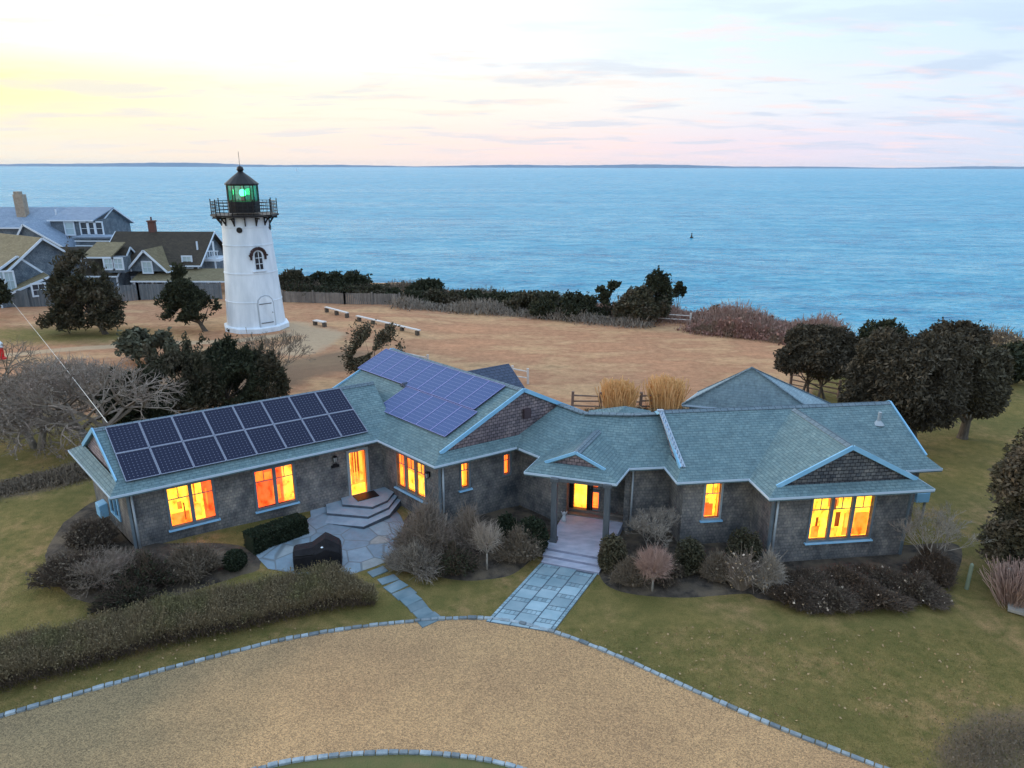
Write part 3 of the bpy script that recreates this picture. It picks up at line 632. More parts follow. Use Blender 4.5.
# ---- windows
def window(spec, n, fills, name='window', door=False, muntin=True, sill=True, fm=None, extra=None, casing=0.09):
    """fills: one list per light of (x0,x1,z0,z1,depth,material) given as fractions, showing the lit room behind"""
    i, (s0, s1, z0, z1) = spec; fm = fm or M['frame']
    p, q = ring[i], ring[(i+1) % len(ring)]; d = (q-p)/np.linalg.norm(q-p); nn = np.array([d[1], -d[0], 0])
    pt = lambda s, zz, o: p+d*s+nn*o+[0, 0, zz]
    fr_ = MB(); w_ = casing
    for a, b, c, e in ((s0-w_, s0, z0-w_, z1+w_), (s1, s1+w_, z0-w_, z1+w_)):
        fr_.hexa([pt(a, c, -.02), pt(b, c, -.02), pt(b, c, .045), pt(a, c, .045), pt(a, e, -.02), pt(b, e, -.02), pt(b, e, .045), pt(a, e, .045)])
    for c, e in ((z1, z1+w_+.02), (z0-w_, z0)):
        fr_.hexa([pt(s0, c, -.02), pt(s1, c, -.02), pt(s1, c, .040), pt(s0, c, .040), pt(s0, e, -.02), pt(s1, e, -.02), pt(s1, e, .040), pt(s0, e, .040)])
    mw = 0.13 if n > 1 else 0; lw = ((s1-s0)-mw*(n-1))/n
    for k in range(1, n):
        a = s0+k*lw+(k-1)*mw; b = a+mw
        fr_.hexa([pt(a, z0, -.08), pt(b, z0, -.08), pt(b, z0, .03), pt(a, z0, .03), pt(a, z1, -.08), pt(b, z1, -.08), pt(b, z1, .03), pt(a, z1, .03)])
    F_ = MB()
    W_ = fr_.build(name, fm, HOUSE)
    if sill:
        sm = MB(); sm.hexa([pt(s0-w_-.06, z0-w_-.05, 0), pt(s1+w_+.06, z0-w_-.05, 0), pt(s1+w_+.06, z0-w_-.05, .13), pt(s0-w_-.06, z0-w_-.05, .13), pt(s0-w_-.06, z0-w_, 0), pt(s1+w_+.06, z0-w_, 0), pt(s1+w_+.06, z0-w_, .12), pt(s0-w_-.06, z0-w_, .12)])
        sm.build('sill', M['trim'], W_)
    zr_ = z1-(z1-z0)*0.30
    for k in range(n):
        a = s0+k*(lw+mw); b = a+lw; g = MB(); g.poly([pt(a, z0, -.05), pt(b, z0, -.05), pt(b, z1, -.05), pt(a, z1, -.05)]); g.build('pane', M['pane'], W_)
        if muntin:
            mu_ = MB(); mu_.beam(pt(a, zr_, -.04), pt(b, zr_, -.04), 0.025, 0.03); mu_.beam(pt((a+b)/2, zr_, -.04), pt((a+b)/2, z1, -.04), 0.025, 0.025, up=nn)
            mu_.build('muntin', fm, W_)
    # room behind: shallow box of lit surfaces
    rm = MB(); names = ['yellow', 'amber', 'orange', 'red', 'dim']; dp = 0.55
    def quad(x0, x1, a, b, o, mt): rm.mi = names.index(mt); rm.poly([pt(s0+(s1-s0)*x0, z0+(z1-z0)*a, -o), pt(s0+(s1-s0)*x1, z0+(z1-z0)*a, -o), pt(s0+(s1-s0)*x1, z0+(z1-z0)*b, -o), pt(s0+(s1-s0)*x0, z0+(z1-z0)*b, -o)])
    quad(-.15, 1.15, -.15, 1.15, dp, fills[0])
    for x0, x1, a, b, o, mt in fills[1:]: quad(x0, x1, a, b, o, mt)
    rm.mi = names.index(fills[0])
    E4 = [(-.02, -.02), (1.02, -.02), (1.02, 1.02), (-.02, 1.02)]
    for k in range(4):
        (xa, ya), (xb, yb) = E4[k], E4[(k+1) % 4]; A_ = (s0+(s1-s0)*xa, z0+(z1-z0)*ya); B_ = (s0+(s1-s0)*xb, z0+(z1-z0)*yb)
        rm.mi = 2; rm.poly([pt(A_[0], A_[1], -.14), pt(B_[0], B_[1], -.14), pt(B_[0]+(0.15*(s1-s0) if xb > .5 else -0.15*(s1-s0)), B_[1]+(0.15 if yb > .5 else -0.15)*(z1-z0), -dp), pt(A_[0]+(0.15*(s1-s0) if xa > .5 else -0.15*(s1-s0)), A_[1]+(0.15 if ya > .5 else -0.15)*(z1-z0), -dp)])
    rm.build('lit_room', [M[k] for k in names], W_)
    return W_
window(win_L1, 2, ['amber', (0, .42, .22, 1.1, .5, 'yellow'), (.05, .45, -.1, .2, .48, 'orange'), (.55, .80, -.1, 1.1, .5, 'yellow'), (.56, .74, .0, .35, .46, 'amber'), (.80, 1.15, -.15, 1.15, .45, 'red'), (.2, .3, .3, .5, .44, 'orange'), (.33, .36, .0, .45, .40, 'dim'), (.60, .64, .4, .9, .42, 'orange'), (.86, .9, .1, .7, .42, 'orange')])
window(win_L2, 2, ['red', (-.1, .5, .6, .8, .5, 'orange'), (.1, .3, .75, 1.1, .48, 'orange'), (.78, 1.15, -.1, 1.15, .5, 'amber'), (.86, 1.15, .0, .8, .46, 'yellow'), (.5, .7, .0, .4, .48, 'orange')])
window(door_L, 1, ['orange', (.1, .3, .2, 1.1, .5, 'yellow'), (.4, .8, .45, .95, .46, 'dim'), (-.1, 1.1, -.1, .18, .45, 'yellow'), (.45, .52, .2, .95, .44, 'amber'), (.6, .66, .3, .9, .42, 'amber'), (.8, 1.0, .25, 1.0, .44, 'amber')], name='glazed_door', muntin=False, sill=False, fm=M['framelt'], casing=0.12)
window(win_M, 3, ['orange', (0, .3, .35, 1.1, .5, 'orange'), (.33, .62, .5, 1.1, .5, 'amber'), (.66, 1.1, .45, .8, .5, 'dim'), (-.1, 1.1, -.1, .42, .42, 'yellow'), (.62, .8, .05, .3, .4, 'amber'), (.0, .08, -.1, 1.1, .3, 'red')])
window(win_s1, 1, ['yellow', (.2, .8, -.1, .25, .45, 'dim'), (.3, .7, .3, .5, .45, 'amber')])
window(win_s2, 1, ['orange', (.1, .5, .2, .9, .45, 'amber')], sill=False)
window(win_R, 1, ['yellow', (.1, .9, -.1, .3, .45, 'red'), (.2, .8, .3, .45, .44, 'amber'), (.3, .5, .5, .6, .44, 'amber'), (.6, .9, .28, .4, .40, 'yellow')], fm=M['framelt'])
window(win_RF, 3, ['yellow', (.38, .56, .62, 1.0, .5, 'orange'), (.42, .52, .55, .8, .46, 'dim'), (.68, 1.1, -.1, .45, .48, 'orange'), (.15, .28, -.1, .18, .46, 'orange'), (.04, .10, .3, .9, .44, 'amber'), (.52, .60, .15, .5, .42, 'dim'), (.20, .24, .18, .4, .43, 'dim'), (.38, .6, -.1, .12, .46, 'amber'), (.70, .86, .1, .55, .44, 'amber')])
window(door_P, 1, ['amber', (-.1, 1.1, .0, .5, .5, 'yellow')], name='front_door', muntin=False, sill=False, fm=M['black'], casing=.26)  # broad black casing added to put shade on the recess wall
window(win_P1, 1, ['orange', (.5, 1.1, .3, 1.1, .4, 'dim')], name='sidelight', muntin=False, sill=False, casing=.06)
window(win_P2, 1, ['orange', (-.1, .6, .0, .8, .45, 'orange')], name='sidelight', muntin=False, sill=False, casing=.06)
# unlit end window
i, (s0, s1, z0, z1) = win_end; p, q = ring[0], ring[1]; d = (q-p)/np.linalg.norm(q-p); nn = np.array([d[1], -d[0], 0]); pt = lambda s, zz, o: p+d*s+nn*o+[0, 0, zz]
mb = MB()
for a, b, c, e in ((s0-.1, s0, z0-.1, z1+.1), (s1, s1+.1, z0-.1, z1+.1), (s0, s1, z1, z1+.1), (s0, s1, z0-.1, z0), ((s0+s1)/2-.03, (s0+s1)/2+.03, z0, z1)):
    mb.hexa([pt(a, c, -.02), pt(b, c, -.02), pt(b, c, .05), pt(a, c, .05), pt(a, e, -.02), pt(b, e, -.02), pt(b, e, .05), pt(a, e, .05)])
we = mb.build('window', M['trim'], HOUSE); we['label'] = 'unlit window in the end wall'
mb = MB(); mb.poly([pt(s0, z0, -.06), pt(s1, z0, -.06), pt(s1, z1, -.06), pt(s0, z1, -.06)]); mb.build('pane', mat('dark_pane', (0.03,0.05,0.06), (0.05,0.07,0.09), 2, 0.08, spec=0.6), we)
mb = MB(); mb.hexa([pt(1.2, 0.75, .0), pt(1.75, 0.75, .0), pt(1.75, .75, .32), pt(1.2, .75, .32), pt(1.2, 1.35, .0), pt(1.75, 1.35, .0), pt(1.75, 1.3, .32), pt(1.2, 1.3, .32)])
mb.build('air_conditioner', M['trim'], HOUSE, bevel=0.02)
# corner boards, downpipes
for k in (1, 3, 14, 15): c = ring[k]; mb = MB(); mb.box((c[0], c[1], 1.5), (0.10, 0.10, 3.1), R_(20)); mb.build('corner_board', M['frame'], HOUSE)
for x, y, wi in ((120.5, 495, 1), (441, 468, 3), (626, 470, 10), (768.0, 500, 14)):
    s, zt = on_wall(wi, x, y); p, q = ring[wi], ring[wi+1]; d = (q-p)/np.linalg.norm(q-p); nn = np.array([d[1], -d[0], 0]); s = max(0.12, s); b = p+d*s+nn*0.09
    mb = MB(); mb.tube(b+[0, 0, 0.05], b+[0, 0, 2.8], 0.045, n=8); mb.tube(b+[0, 0, 2.8], b+nn*0.4+[0, 0, 3.0], 0.045, n=8); mb.build('downpipe', M['gutter'], HOUSE, smooth=True)
# wall lanterns
def lantern(wi, x, y):
    s, zt = on_wall(wi, x, y); p, q = ring[wi], ring[wi+1]; d = (q-p)/np.linalg.norm(q-p); nn = np.array([d[1], -d[0], 0]); b = p+d*s+nn*0.13+[0, 0, zt]
    mb = MB(); mb.box(b-nn*0.10, (0.12, 0.05, 0.22), math.atan2(d[1], d[0])); mb.beam(b-nn*.1+[0, 0, .1], b+[0, 0, .16], .03, .03)
    mb.lathe(b, [(0.0, .18), (0.11, .10), (0.10, .09)], 8, caps=False); mb.lathe(b, [(0.03, -.16), (0.07, -.13), (0.085, -.12)], 8)
    for k in range(4): a = k*math.pi/2+.4; mb.tube(b+np.array([math.cos(a)*.08, math.sin(a)*.08, -.13]), b+np.array([math.cos(a)*.095, math.sin(a)*.095, .1]), .008, n=4)
    o = mb.build('wall_lantern', M['black'], HOUSE); g = MB(); g.lathe(b, [(0.065, -.12), (0.08, .09)], 8); g.build('lantern_glass', mat('lantern_glass', (0.35,0.36,0.36), None, 2, 0.1), o)
lantern(1, 334, 458); lantern(2, 429.5, 474)
mb = MB(); s, zt = on_wall(1, 335, 466); p, q = ring[1], ring[2]; d = (q-p)/np.linalg.norm(q-p); nn = np.array([d[1], -d[0], 0]); b = p+d*s+nn*.03+[0, 0, zt]
mb.beam(b-d*.18, b+d*.18, .04, .12); mb.beam(b-d*.1+[0, 0, .08], b+d*.1+[0, 0, .08], .04, .08); mb.build('house_plaque', M['black'], HOUSE)
# gable vent box, roof vent pipe with stain, portico posts
c = D(526, 413, MR0[1]+0.55); mb = MB(); gx_ = (P(526, 413, 4.3)); mb.box((gx_[0], gx_[1], 4.3), (0.34, 0.3, 0.42), R_(32)); mb.build('gable_vent', mat('vent_brown', (0.07,0.05,0.06)), HOUSE)
vz = 4.0
for _ in range(20):
    vp = P(878.5, 423, vz); _o = FR(0, 1.62); _v = FR(0, 2.62)-_o; vz += 0.4*(ZE+.006+(4.80-ZE)/3.26*float((vp-_o)[:2]@_v[:2])-vz)
vp = P(878.5, 423, vz); mb = MB(); mb.tube(vp-[0, 0, .2], vp+[0, 0, .48], .07, n=10); mb.lathe(vp, [(0.24, -.06), (0.09, .1)], 10); mb.build('vent_pipe', M['gutter'], HOUSE)
for (x, y) in ((553.5, 541), (605, 548)):
    c = P(x, y, 0.30); mb = MB(); mb.box((c[0], c[1], 1.68), (0.22, 0.22, 2.76), R_(-17)); mb.box((c[0], c[1], 2.98), (0.32, 0.32, 0.14), R_(-17)); mb.box((c[0], c[1], 0.38), (0.30, 0.30, 0.16), R_(-17))
    mb.build('porch_post', M['post'], HOUSE, bevel=0.01)
mb = MB(); a, b = P(553.5, 541, 0.30), P(605, 548, 0.30); a[2] = b[2] = 2.98; mb.beam(a, b, .14, .12); mb.build('porch_beam', M['post'], HOUSE)
# porch ceiling + recess floor dark wood
# ---- solar panels
def solar_mat(name, cell, dot, line, nx, ny, rough=0.12, dotr=0.2):
    m, t, b = new_mat(name); uv = t.node('ShaderNodeUVMap'); uv.uv_map = 'PUV'; s_ = t.node('ShaderNodeSeparateXYZ'); t.l.new(uv.outputs[0], s_.inputs[0])
    fx = t.math('ABSOLUTE', t.math('SUBTRACT', t.math('FRACT', t.math('MULTIPLY', s_.outputs[0], nx)), 0.5)); fy = t.math('ABSOLUTE', t.math('SUBTRACT', t.math('FRACT', t.math('MULTIPLY', s_.outputs[1], ny)), 0.5))
    corner = t.math('GREATER_THAN', t.math('ADD', fx, fy), 1.0-dotr); ln = t.math('GREATER_THAN', t.math('MAXIMUM', fx, fy), 0.475)
    col = t.mix(t.math('MULTIPLY', ln, 0.6), cell, line); col = t.mix(corner, col, dot)
    t.put(b.inputs['Base Color'], col); b.inputs['Roughness'].default_value = rough; b.inputs['Specular IOR Level'].default_value = 0.22; return m
SOL1 = solar_mat('mono_cells', (0.005,0.010,0.036), (0.17,0.20,0.29), (0.015,0.022,0.065), 8, 10, dotr=.14)
SOL2 = solar_mat('sky_sheen_cells', (0.048,0.085,0.215), (0.30,0.34,0.56), (0.20,0.24,0.44), 9, 8, 0.2, 0.1)  # sky reflection on this array painted into the paler blue cell colour
ALU = mat('aluminium', (0.26,0.29,0.38), (0.22,0.25,0.33), 3, 0.35, metal=0.4)
ALU2 = mat('blue_frame', (0.17,0.19,0.42), (0.20,0.22,0.45), 3, 0.35)
def panel(a, b, c, d_, sm):   # corners low-left, low-right, up-right, up-left (3D, on roof plane)
    a, b, c, d_ = [Vector(x) for x in (a, b, c, d_)]; n = (b-a).cross(d_-a).normalized()
    if n.z < 0: n = -n
    up = n*0.10; body = MB(); cs = [x+up for x in (a, b, c, d_)]; body.hexa([x-n*0.035 for x in cs]+cs)
    o = body.build('solar_panel', M['black'], HOUSE)
    ctr = (cs[0]+cs[1]+cs[2]+cs[3])/4
    g = MB(); ins = [x+(ctr-x).normalized()*0.03+n*0.008 for x in cs]; g.poly(ins); go = g.build('cell_sheet', sm, o)
    uv = go.data.uv_layers.new(name='PUV')
    for li, q in zip(range(4), ((0, 0), (1, 0), (1, 1), (0, 1))): uv.data[li].uv = q
    go.data.uv_layers.active = uv
    f = MB()
    for k in range(4): f.beam(cs[k]+n*.005, cs[(k+1) % 4]+n*.005, 0.026, 0.03, up=n)
    f.build('panel_frame', ALU if sm is SOL1 else ALU2, o)
# left array: 8 x 2 on the front slope of the left wing
sl = (4.78-ZE)/2.93
def Lp(u, v): return FL(u, v, ZE+sl*v+0.0)
u0, u1 = 0.62, 10.0
for r in range(2):
    for k in range(8):
        a = u0+(u1-u0)*k/8+.02; b = u0+(u1-u0)*(k+1)/8-.02; v0 = 0.40+1.22*r; v1 = v0+1.19
        sh0, sh1 = -0.12*v0, -0.12*v1
        panel(Lp(a+sh0, v0), Lp(b+sh0, v0), Lp(b+sh1, v1), Lp(a+sh1, v1), SOL1)
slm = (5.43-ZE)/4.6
def Mp(u, v): return M0+mu*u+mv*v+[0, 0, slm*u]
for k in range(9):
    v0 = 1.35+k*0.985; panel(Mp(2.86, v0+.96), Mp(2.86, v0), Mp(4.42, v0), Mp(4.42, v0+.96), SOL2)
for k in range(5):
    v0 = 1.05+k*0.985; panel(Mp(1.25, v0+.96), Mp(1.25, v0), Mp(2.80, v0), Mp(2.80, v0+.96), SOL2)
# ---- stone steps and porch floor
ST = thing('stone_steps', 'broad pale stone steps under the porch roof at the front door', 'steps', (2.4, 23, 0))
ty = [P(541, 564, 0.0), P(599, 575, 0.0)]
L0, R0_ = P(541, 564, 0), P(599, 575, 0)
sd_ = (R0_-L0)/np.linalg.norm(R0_-L0); bkv = np.array([-sd_[1], sd_[0], 0])
cP = P(553, 541, .42); cQ = P(605, 548, .42)
zt = [0.10, 0.20, 0.30]
for k in range(3):
    mb = MB(); o = 0.36*k
    a = L0*[1, 1, 0]+bkv*o; b = R0_*[1, 1, 0]+bkv*o
    depth = 4.2-o; ext = 0.05*k
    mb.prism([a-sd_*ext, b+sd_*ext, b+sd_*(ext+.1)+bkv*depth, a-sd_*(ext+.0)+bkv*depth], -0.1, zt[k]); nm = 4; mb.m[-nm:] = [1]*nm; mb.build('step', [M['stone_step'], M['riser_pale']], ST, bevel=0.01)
DW = mat('porch_boards', (0.13,0.12,0.11), (0.19,0.17,0.16), 3, 0.7, stretch=(1,6,1))
rc = [r0+FP(0, -0.1)-FP(0, 0), r3+FP(0, -.1)-FP(0, 0), r2, r1]
for k in range(2):
    mb = MB(); sh = (FP(0, .25+.3*k)-FP(0, 0)); mb.prism([r0+sh-[0, .1, 0], r3+sh-[0, .1, 0], r2, r1], 0.2, 0.34+0.09*k+.01); mb.build('threshold_step', DW, ST, bevel=0.01)

# porch mat-dark door wall, terrace steps at the garden door
TS = thing('terrace_steps', 'three wraparound stone steps with a black mat at the glazed side door', 'steps', tuple(P(360, 515, .4)))
s, _ = on_wall(1, 306, 520); p, q = ring[1], ring[2]; d = (q-p)/np.linalg.norm(q-p); nn = np.array([d[1], -d[0], 0])
q2, q3 = ring[2], ring[3]; d2 = (q3-q2)/np.linalg.norm(q3-q2)
cF = P(362, 530, 0.25); cL = P(306, 525, 0.25); cR = P(390, 517, 0.25)
q2_ = q2*[1, 1, 0]
for k in range(3):
    f = 0.94-0.19*k; mb = MB(); w_l = p+d*s; g = lambda c, kk: q2_+(c*[1, 1, 0]-q2_)*kk
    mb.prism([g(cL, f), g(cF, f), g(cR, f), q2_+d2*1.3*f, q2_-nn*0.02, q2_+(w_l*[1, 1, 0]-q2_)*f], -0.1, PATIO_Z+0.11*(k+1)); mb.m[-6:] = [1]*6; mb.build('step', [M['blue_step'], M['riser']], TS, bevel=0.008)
mt = MB(); dm = (win_L1, ); sA, sB = door_L[1][0], door_L[1][1]; zz = PATIO_Z+.34
mt.prism([p+d*(sA+.0)+nn*.12, p+d*(sA+.0)+nn*.75, p+d*(sB+.25)+nn*.75, p+d*(sB+.25)+nn*.12][::1], zz, zz+.025)
mt.build('door_mat', M['black'], TS)
# ================================================================ LIGHTHOUSE
def build_lighthouse():
    Y0 = float(G(258, 333)[1])+2.3; g0 = float(gz(-22, Y0)); base = D(257.5, 330, Y0); cx = base[0]; c = (cx, Y0, g0)
    zz = lambda y: D(250, y, Y0)[2]-g0
    T = thing('lighthouse', 'white tapered lighthouse with black lantern room showing a green light', 'lighthouse', c)
    N = 32; zt = zz(216); r0, r1 = 2.53, 1.92
    mb = MB(); mb.lathe(c, [(2.85, 0.0), (2.85, 0.42), (2.62, 0.50), (2.5, 0.5)], 10, ph=.1); mb.build('plinth', M['white'], T, bevel=0.03)
    rad = lambda z: r0+(r1-r0)*z/zt
    prof = [(rad(0.3), 0.3)]
    seams = [0.27*zt, 0.52*zt, 0.76*zt, 0.915*zt]
    for s_ in seams: prof += [(rad(s_)+.0, s_-.05), (rad(s_)+.035, s_-.04), (rad(s_)+.035, s_+.04), (rad(s_), s_+.05)]
    prof += [(r1, zt)]
    mb = MB(); mb.lathe(c, prof, 72, caps=False); tw = mb.build('tower', M['white'], T)
    mb = MB()
    # gallery: deck, brackets
    dr = 2.78; zd = zz(214.5)
    mb.lathe(c, [(1.9, zd-.16), (dr, zd-.10), (dr, zd+.06), (1.0, zd+.06)], 10, ph=.3); deck = mb.build('gallery_deck', M['black'], T)
    for k in range(14):
        a = 2*math.pi*k/14+.1; ca, sa = math.cos(a), math.sin(a); b = MB(); p = lambda r, z: (c[0]+ca*r, c[1]+sa*r, g0+z)
        b.beam(p(rad(zt-.7)+.04, zd-.85), p(rad(zt)+.04, zd-.2), .09, .10); b.beam(p(rad(zt-.7)+.03, zd-.75), p(dr-.4, zd-.2), .08, .10); b.beam(p(rad(zt)+.0, zd-.22), p(dr-.1, zd-.22), .09, .10)
        b.build('bracket', M['black'], T)
    rl = MB(); n = 10; zr = zd+1.12
    P_ = lambda k, z: (c[0]+(dr-.12)*math.cos(2*math.pi*k/n+.3), c[1]+(dr-.12)*math.sin(2*math.pi*k/n+.3), g0+z)
    for k in range(n):
        rl.tube(P_(k, zd), P_(k, zr+.12), .045, n=6); rl.lathe(P_(k, zr+.16), [(0.0, .08), (.07, .0), (0.0, -.08)], 6, caps=False)
        for z_ in (0.3, .58, .85, 1.1): rl.tube(P_(k, zd+z_), P_(k+1, zd+z_), .028, n=5)
        for j in range(1, 4): a = np.array(P_(k, zd)); b = np.array(P_(k+1, zd)); q = a+(b-a)*j/4; rl.tube(q, q+[0, 0, 1.1], .02, n=4)
    rl.build('railing', M['black'], T)
    zl0, zl1, zl2, zl3 = zz(212), zz(201), zz(184.5), zz(171.5)
    mb = MB(); mb.lathe(c, [(1.32, zl0), (1.32, zl1)], 10, ph=.15); mb.build('lantern_base', M['black'], T)
    gl = MB()
    for k in range(10):
        a, b = 2*math.pi*k/10+.15, 2*math.pi*(k+1)/10+.15; r = 1.25
        gl.poly([(c[0]+r*math.cos(a), c[1]+r*math.sin(a), g0+zl1), (c[0]+r*math.cos(b), c[1]+r*math.sin(b), g0+zl1), (c[0]+r*math.cos(b), c[1]+r*math.sin(b), g0+zl2), (c[0]+r*math.cos(a), c[1]+r*math.sin(a), g0+zl2)])
    gl.build('lantern_glass', glassy('green_tint_glass', (0.30, 0.72, 0.50), 0.15), T)
    br = MB()
    for k in range(10): a = 2*math.pi*k/10+.15; br.tube((c[0]+1.27*math.cos(a), c[1]+1.27*math.sin(a), g0+zl1), (c[0]+1.27*math.cos(a), c[1]+1.27*math.sin(a), g0+zl2), .05, n=5)
    br.lathe(c, [(1.30, zl2-.08), (1.30, zl2+.02)], 10, ph=.15); br.build('lantern_bars', M['black'], T)
    mb = MB(); mb.lathe(c, [(1.38, zl2-.02), (1.38, zl2+.08), (0.70, zl2+.62*(zl3-zl2)), (0.30, zl3-.1), (0.2, zl3), (0.30, zl3+.16), (0.22, zl3+.36), (0.05, zl3+.46)], 16); mb.build('lantern_roof', M['black'], T)
    mb = MB(); mb.tube((c[0], c[1], g0+zl3+.4), (c[0], c[1], g0+zl3+1.6), .02, n=5); mb.build('lightning_rod', M['black'], T)
    lm = emis('beacon_green', (0.10, 1.0, 0.42), 9.0); mb = MB(); mb.lathe((c[0], c[1], g0+(zl1+zl2)/2), [(0.0, -.3), (.2, -.24), (.28, 0), (.2, .24), (0, .3)], 12, caps=False)
    bo = mb.build('beacon', lm, T, smooth=True); pt_ = MB(); pt_.lathe(c, [(.15, zl1-.3), (.15, (zl1+zl2)/2-.25)], 8); pt_.build('beacon_stand', M['black'], T)
    # beacon's own light
    ld = bpy.data.lights.new('beacon_lamp', 'POINT'); lo = bpy.data.objects.new('beacon_lamp', ld); COL.objects.link(lo); ld.energy = 70; ld.color = (0.15, 1, 0.45); ld.shadow_soft_size = 0.3; lo.parent = T; lo.location = (0, 0, (zl1+zl2)/2)
    # openings on the shaft, built facing the viewer's side
    def face(ang, z, out=0.03):
        r = rad(z)*math.cos(0)+out; return np.array([c[0]+r*math.cos(ang), c[1]+r*math.sin(ang), g0+z]), np.array([-math.sin(ang), math.cos(ang), 0]), np.array([math.cos(ang), math.sin(ang), 0])
    def arch(mbx, ang, z0, h, wd, o0, o1, k_=7, leanfix=True):
        o, t_, n_ = face(ang, z0, 0); lean = (r1-r0)/zt
        pts = [(-wd/2, 0), (wd/2, 0), (wd/2, h-wd/2)]+[(wd/2*math.cos(a), h-wd/2+wd/2*math.sin(a)) for a in np.linspace(0, math.pi, k_)[1:-1]]+[(-wd/2, h-wd/2)]
        q = lambda x, z_, oo: o+t_*x+[0, 0, z_]+n_*(oo+lean*z_-x*x/(2*rad(z0)))
        f = [q(x, z_, o1) for x, z_ in pts]; bk_ = [q(x, z_, o0) for x, z_ in pts]
        mbx.poly(f)
        for i in range(len(f)): j = (i+1) % len(f); mbx.poly([f[j], f[i], bk_[i], bk_[j]])
        return q
    aw = -math.pi/2+0.18-math.atan2(c[0], c[1])*1.0; aw = math.atan2(-Y0, -c[0])+0.33
    zw = zz(268); mb = MB(); q = arch(mb, aw, zw, 1.75, 0.92, -.1, .07); wf = mb.build('window', M['white'], T)
    mb = MB(); arch(mb, aw, zw+.14, 1.5, .60, .0, .085); mb.build('pane', mat('dark_glass', (0.02,0.02,0.025), (0.03,0.03,0.04), 2, 0.15), wf)
    mb = MB()
    for x in (0.0,): mb.beam(q(x, .14, .10), q(x, 1.62, .10), .05, .03)
    for z_ in (.6, 1.1): mb.beam(q(-.28, z_, .10), q(.28, z_, .10), .03, .05)
    mb.build('muntin', M['white'], wf)
    hd = MB(); prev = None
    for a in np.linspace(0, math.pi, 9):
        cur = q(.60*math.cos(a), 1.32+.58*math.sin(a), .16)
        if prev is not None: hd.beam(prev, cur, .26, .12, up=(0, -1, 0))
        prev = cur
    for sg in (-1, 1): hd.beam(q(.60*sg, 1.34, .14), q(.78*sg, 1.30, .14), .3, .14, up=(0, 0, 1)); hd.beam(q(.62*sg, .95, .1), q(.62*sg, 1.35, .14), .12, .2)
    hd.build('window_hood', mat('hood_brown', (0.035,0.018,0.02), (0.05,0.03,0.03)), wf); mb = MB(); mb.beam(q(-.6, -.03, .1), q(.6, -.03, .1), .2, .07); mb.build('sill', M['white'], wf)
    ad = aw+0.06; zdr = 0.5; mb = MB(); q = arch(mb, ad, zdr, 2.75, 1.5, -.1, .05); df = mb.build('door', mat('door_trim', (0.42,0.48,0.55), (0.38,0.44,0.5), 2, 0.5), T)
    mb = MB(); arch(mb, ad, zdr+.05, 2.6, 1.3, .0, .085); mb.build('door_leaf', M['white'], df)
    mb = MB()
    for z_ in (.35, 2.0): mb.beam(q(-.6, z_, .11), q(.5, z_, .11), .03, .07)
    mb.lathe(q(.5, 1.2, .14), [(0.0, -.06), (.06, 0), (0, .06)], 6, caps=False); mb.build('strap_hinge', mat('grey_iron', (0.12,0.14,0.16)), df)
    o, t_, n_ = face(aw-0.62, .905*zt-.1, .02); mb = MB(); mb.tube(o-n_*.1, o+n_*.05, .24, n=14); mb.build('porthole', M['black'], T)
    o, t_, n_ = face(aw+0.95, .905*zt, .02); mb = MB(); mb.tube(o-n_*.1, o+n_*.05, .24, n=14); mb.build('porthole', M['black'], T)
build_lighthouse()
# ================================================================ NEIGHBOURING HOUSES
HW = shingle('house_shingle_blue', (0.13,0.17,0.21), (0.17,0.21,0.25), (0.06,0.09,0.13), 0.25, 0.16, (0.8,0.85,0.9))
HR = shingle('house_roof_blue', (0.19,0.265,0.36), (0.24,0.315,0.42), (0.13,0.19,0.27), 0.35, 0.2, (0.85,0.9,0.95))
HD = shingle('house_roof_brown', (0.042,0.035,0.028), (0.062,0.052,0.038), (0.02,0.017,0.014), 0.35, 0.2, (0.8,0.8,0.7))
HO = shingle('house_roof_olive', (0.16,0.135,0.08), (0.21,0.18,0.11), (0.09,0.08,0.045), 0.35, 0.2, (0.7,0.75,0.7))
WT = mat('house_trim', (0.62,0.72,0.82), (0.55,0.65,0.76), 2, 0.5)
DG = mat('house_dark_glass', (0.03,0.045,0.07), (0.05,0.07,0.10), 0.8, 0.08, spec=0.7); LG = mat('house_pale_glass', (0.45,0.58,0.62), (0.35,0.48,0.55), 0.8, 0.15)
def hwin(H, c, wd, h, facing, glass=DG, bars=1, name='window'):
    """window on a wall; c centre, facing = outward unit vector (x,y)"""
    n_ = np.array([facing[0], facing[1], 0.0]); t_ = np.array([-n_[1], n_[0], 0]); c = np.array(c, float); f = MB(); w2, h2 = wd/2, h/2
    for a, b in (((-w2-.07, -h2), (-w2-.07, h2)), ((w2+.07, -h2), (w2+.07, h2))): f.beam(c+t_*a[0]+[0, 0, a[1]]+n_*.05, c+t_*b[0]+[0, 0, b[1]]+n_*.05, .16, .1, up=n_)
    for z_ in (-h2-.07, h2+.07): f.beam(c+t_*(-w2-.15)+[0, 0, z_]+n_*.05, c+t_*(w2+.15)+[0, 0, z_]+n_*.05, .16, .11, up=n_)
    f.beam(c+t_*-w2+n_*.05, c+t_*w2+n_*.05, .05, .06, up=n_)
    for k in range(1, bars+1): x = -w2+wd*k/(bars+1); f.beam(c+t_*x+[0, 0, -h2]+n_*.05, c+t_*x+[0, 0, h2]+n_*.05, .05, .05, up=n_)
    o = f.build(name, WT, H); g = MB(); g.poly([c+t_*-w2+[0, 0, -h2]+n_*.02, c+t_*w2+[0, 0, -h2]+n_*.02, c+t_*w2+[0, 0, h2]+n_*.02, c+t_*-w2+[0, 0, h2]+n_*.02]); g.build('pane', glass, o); return o
XF = [None]
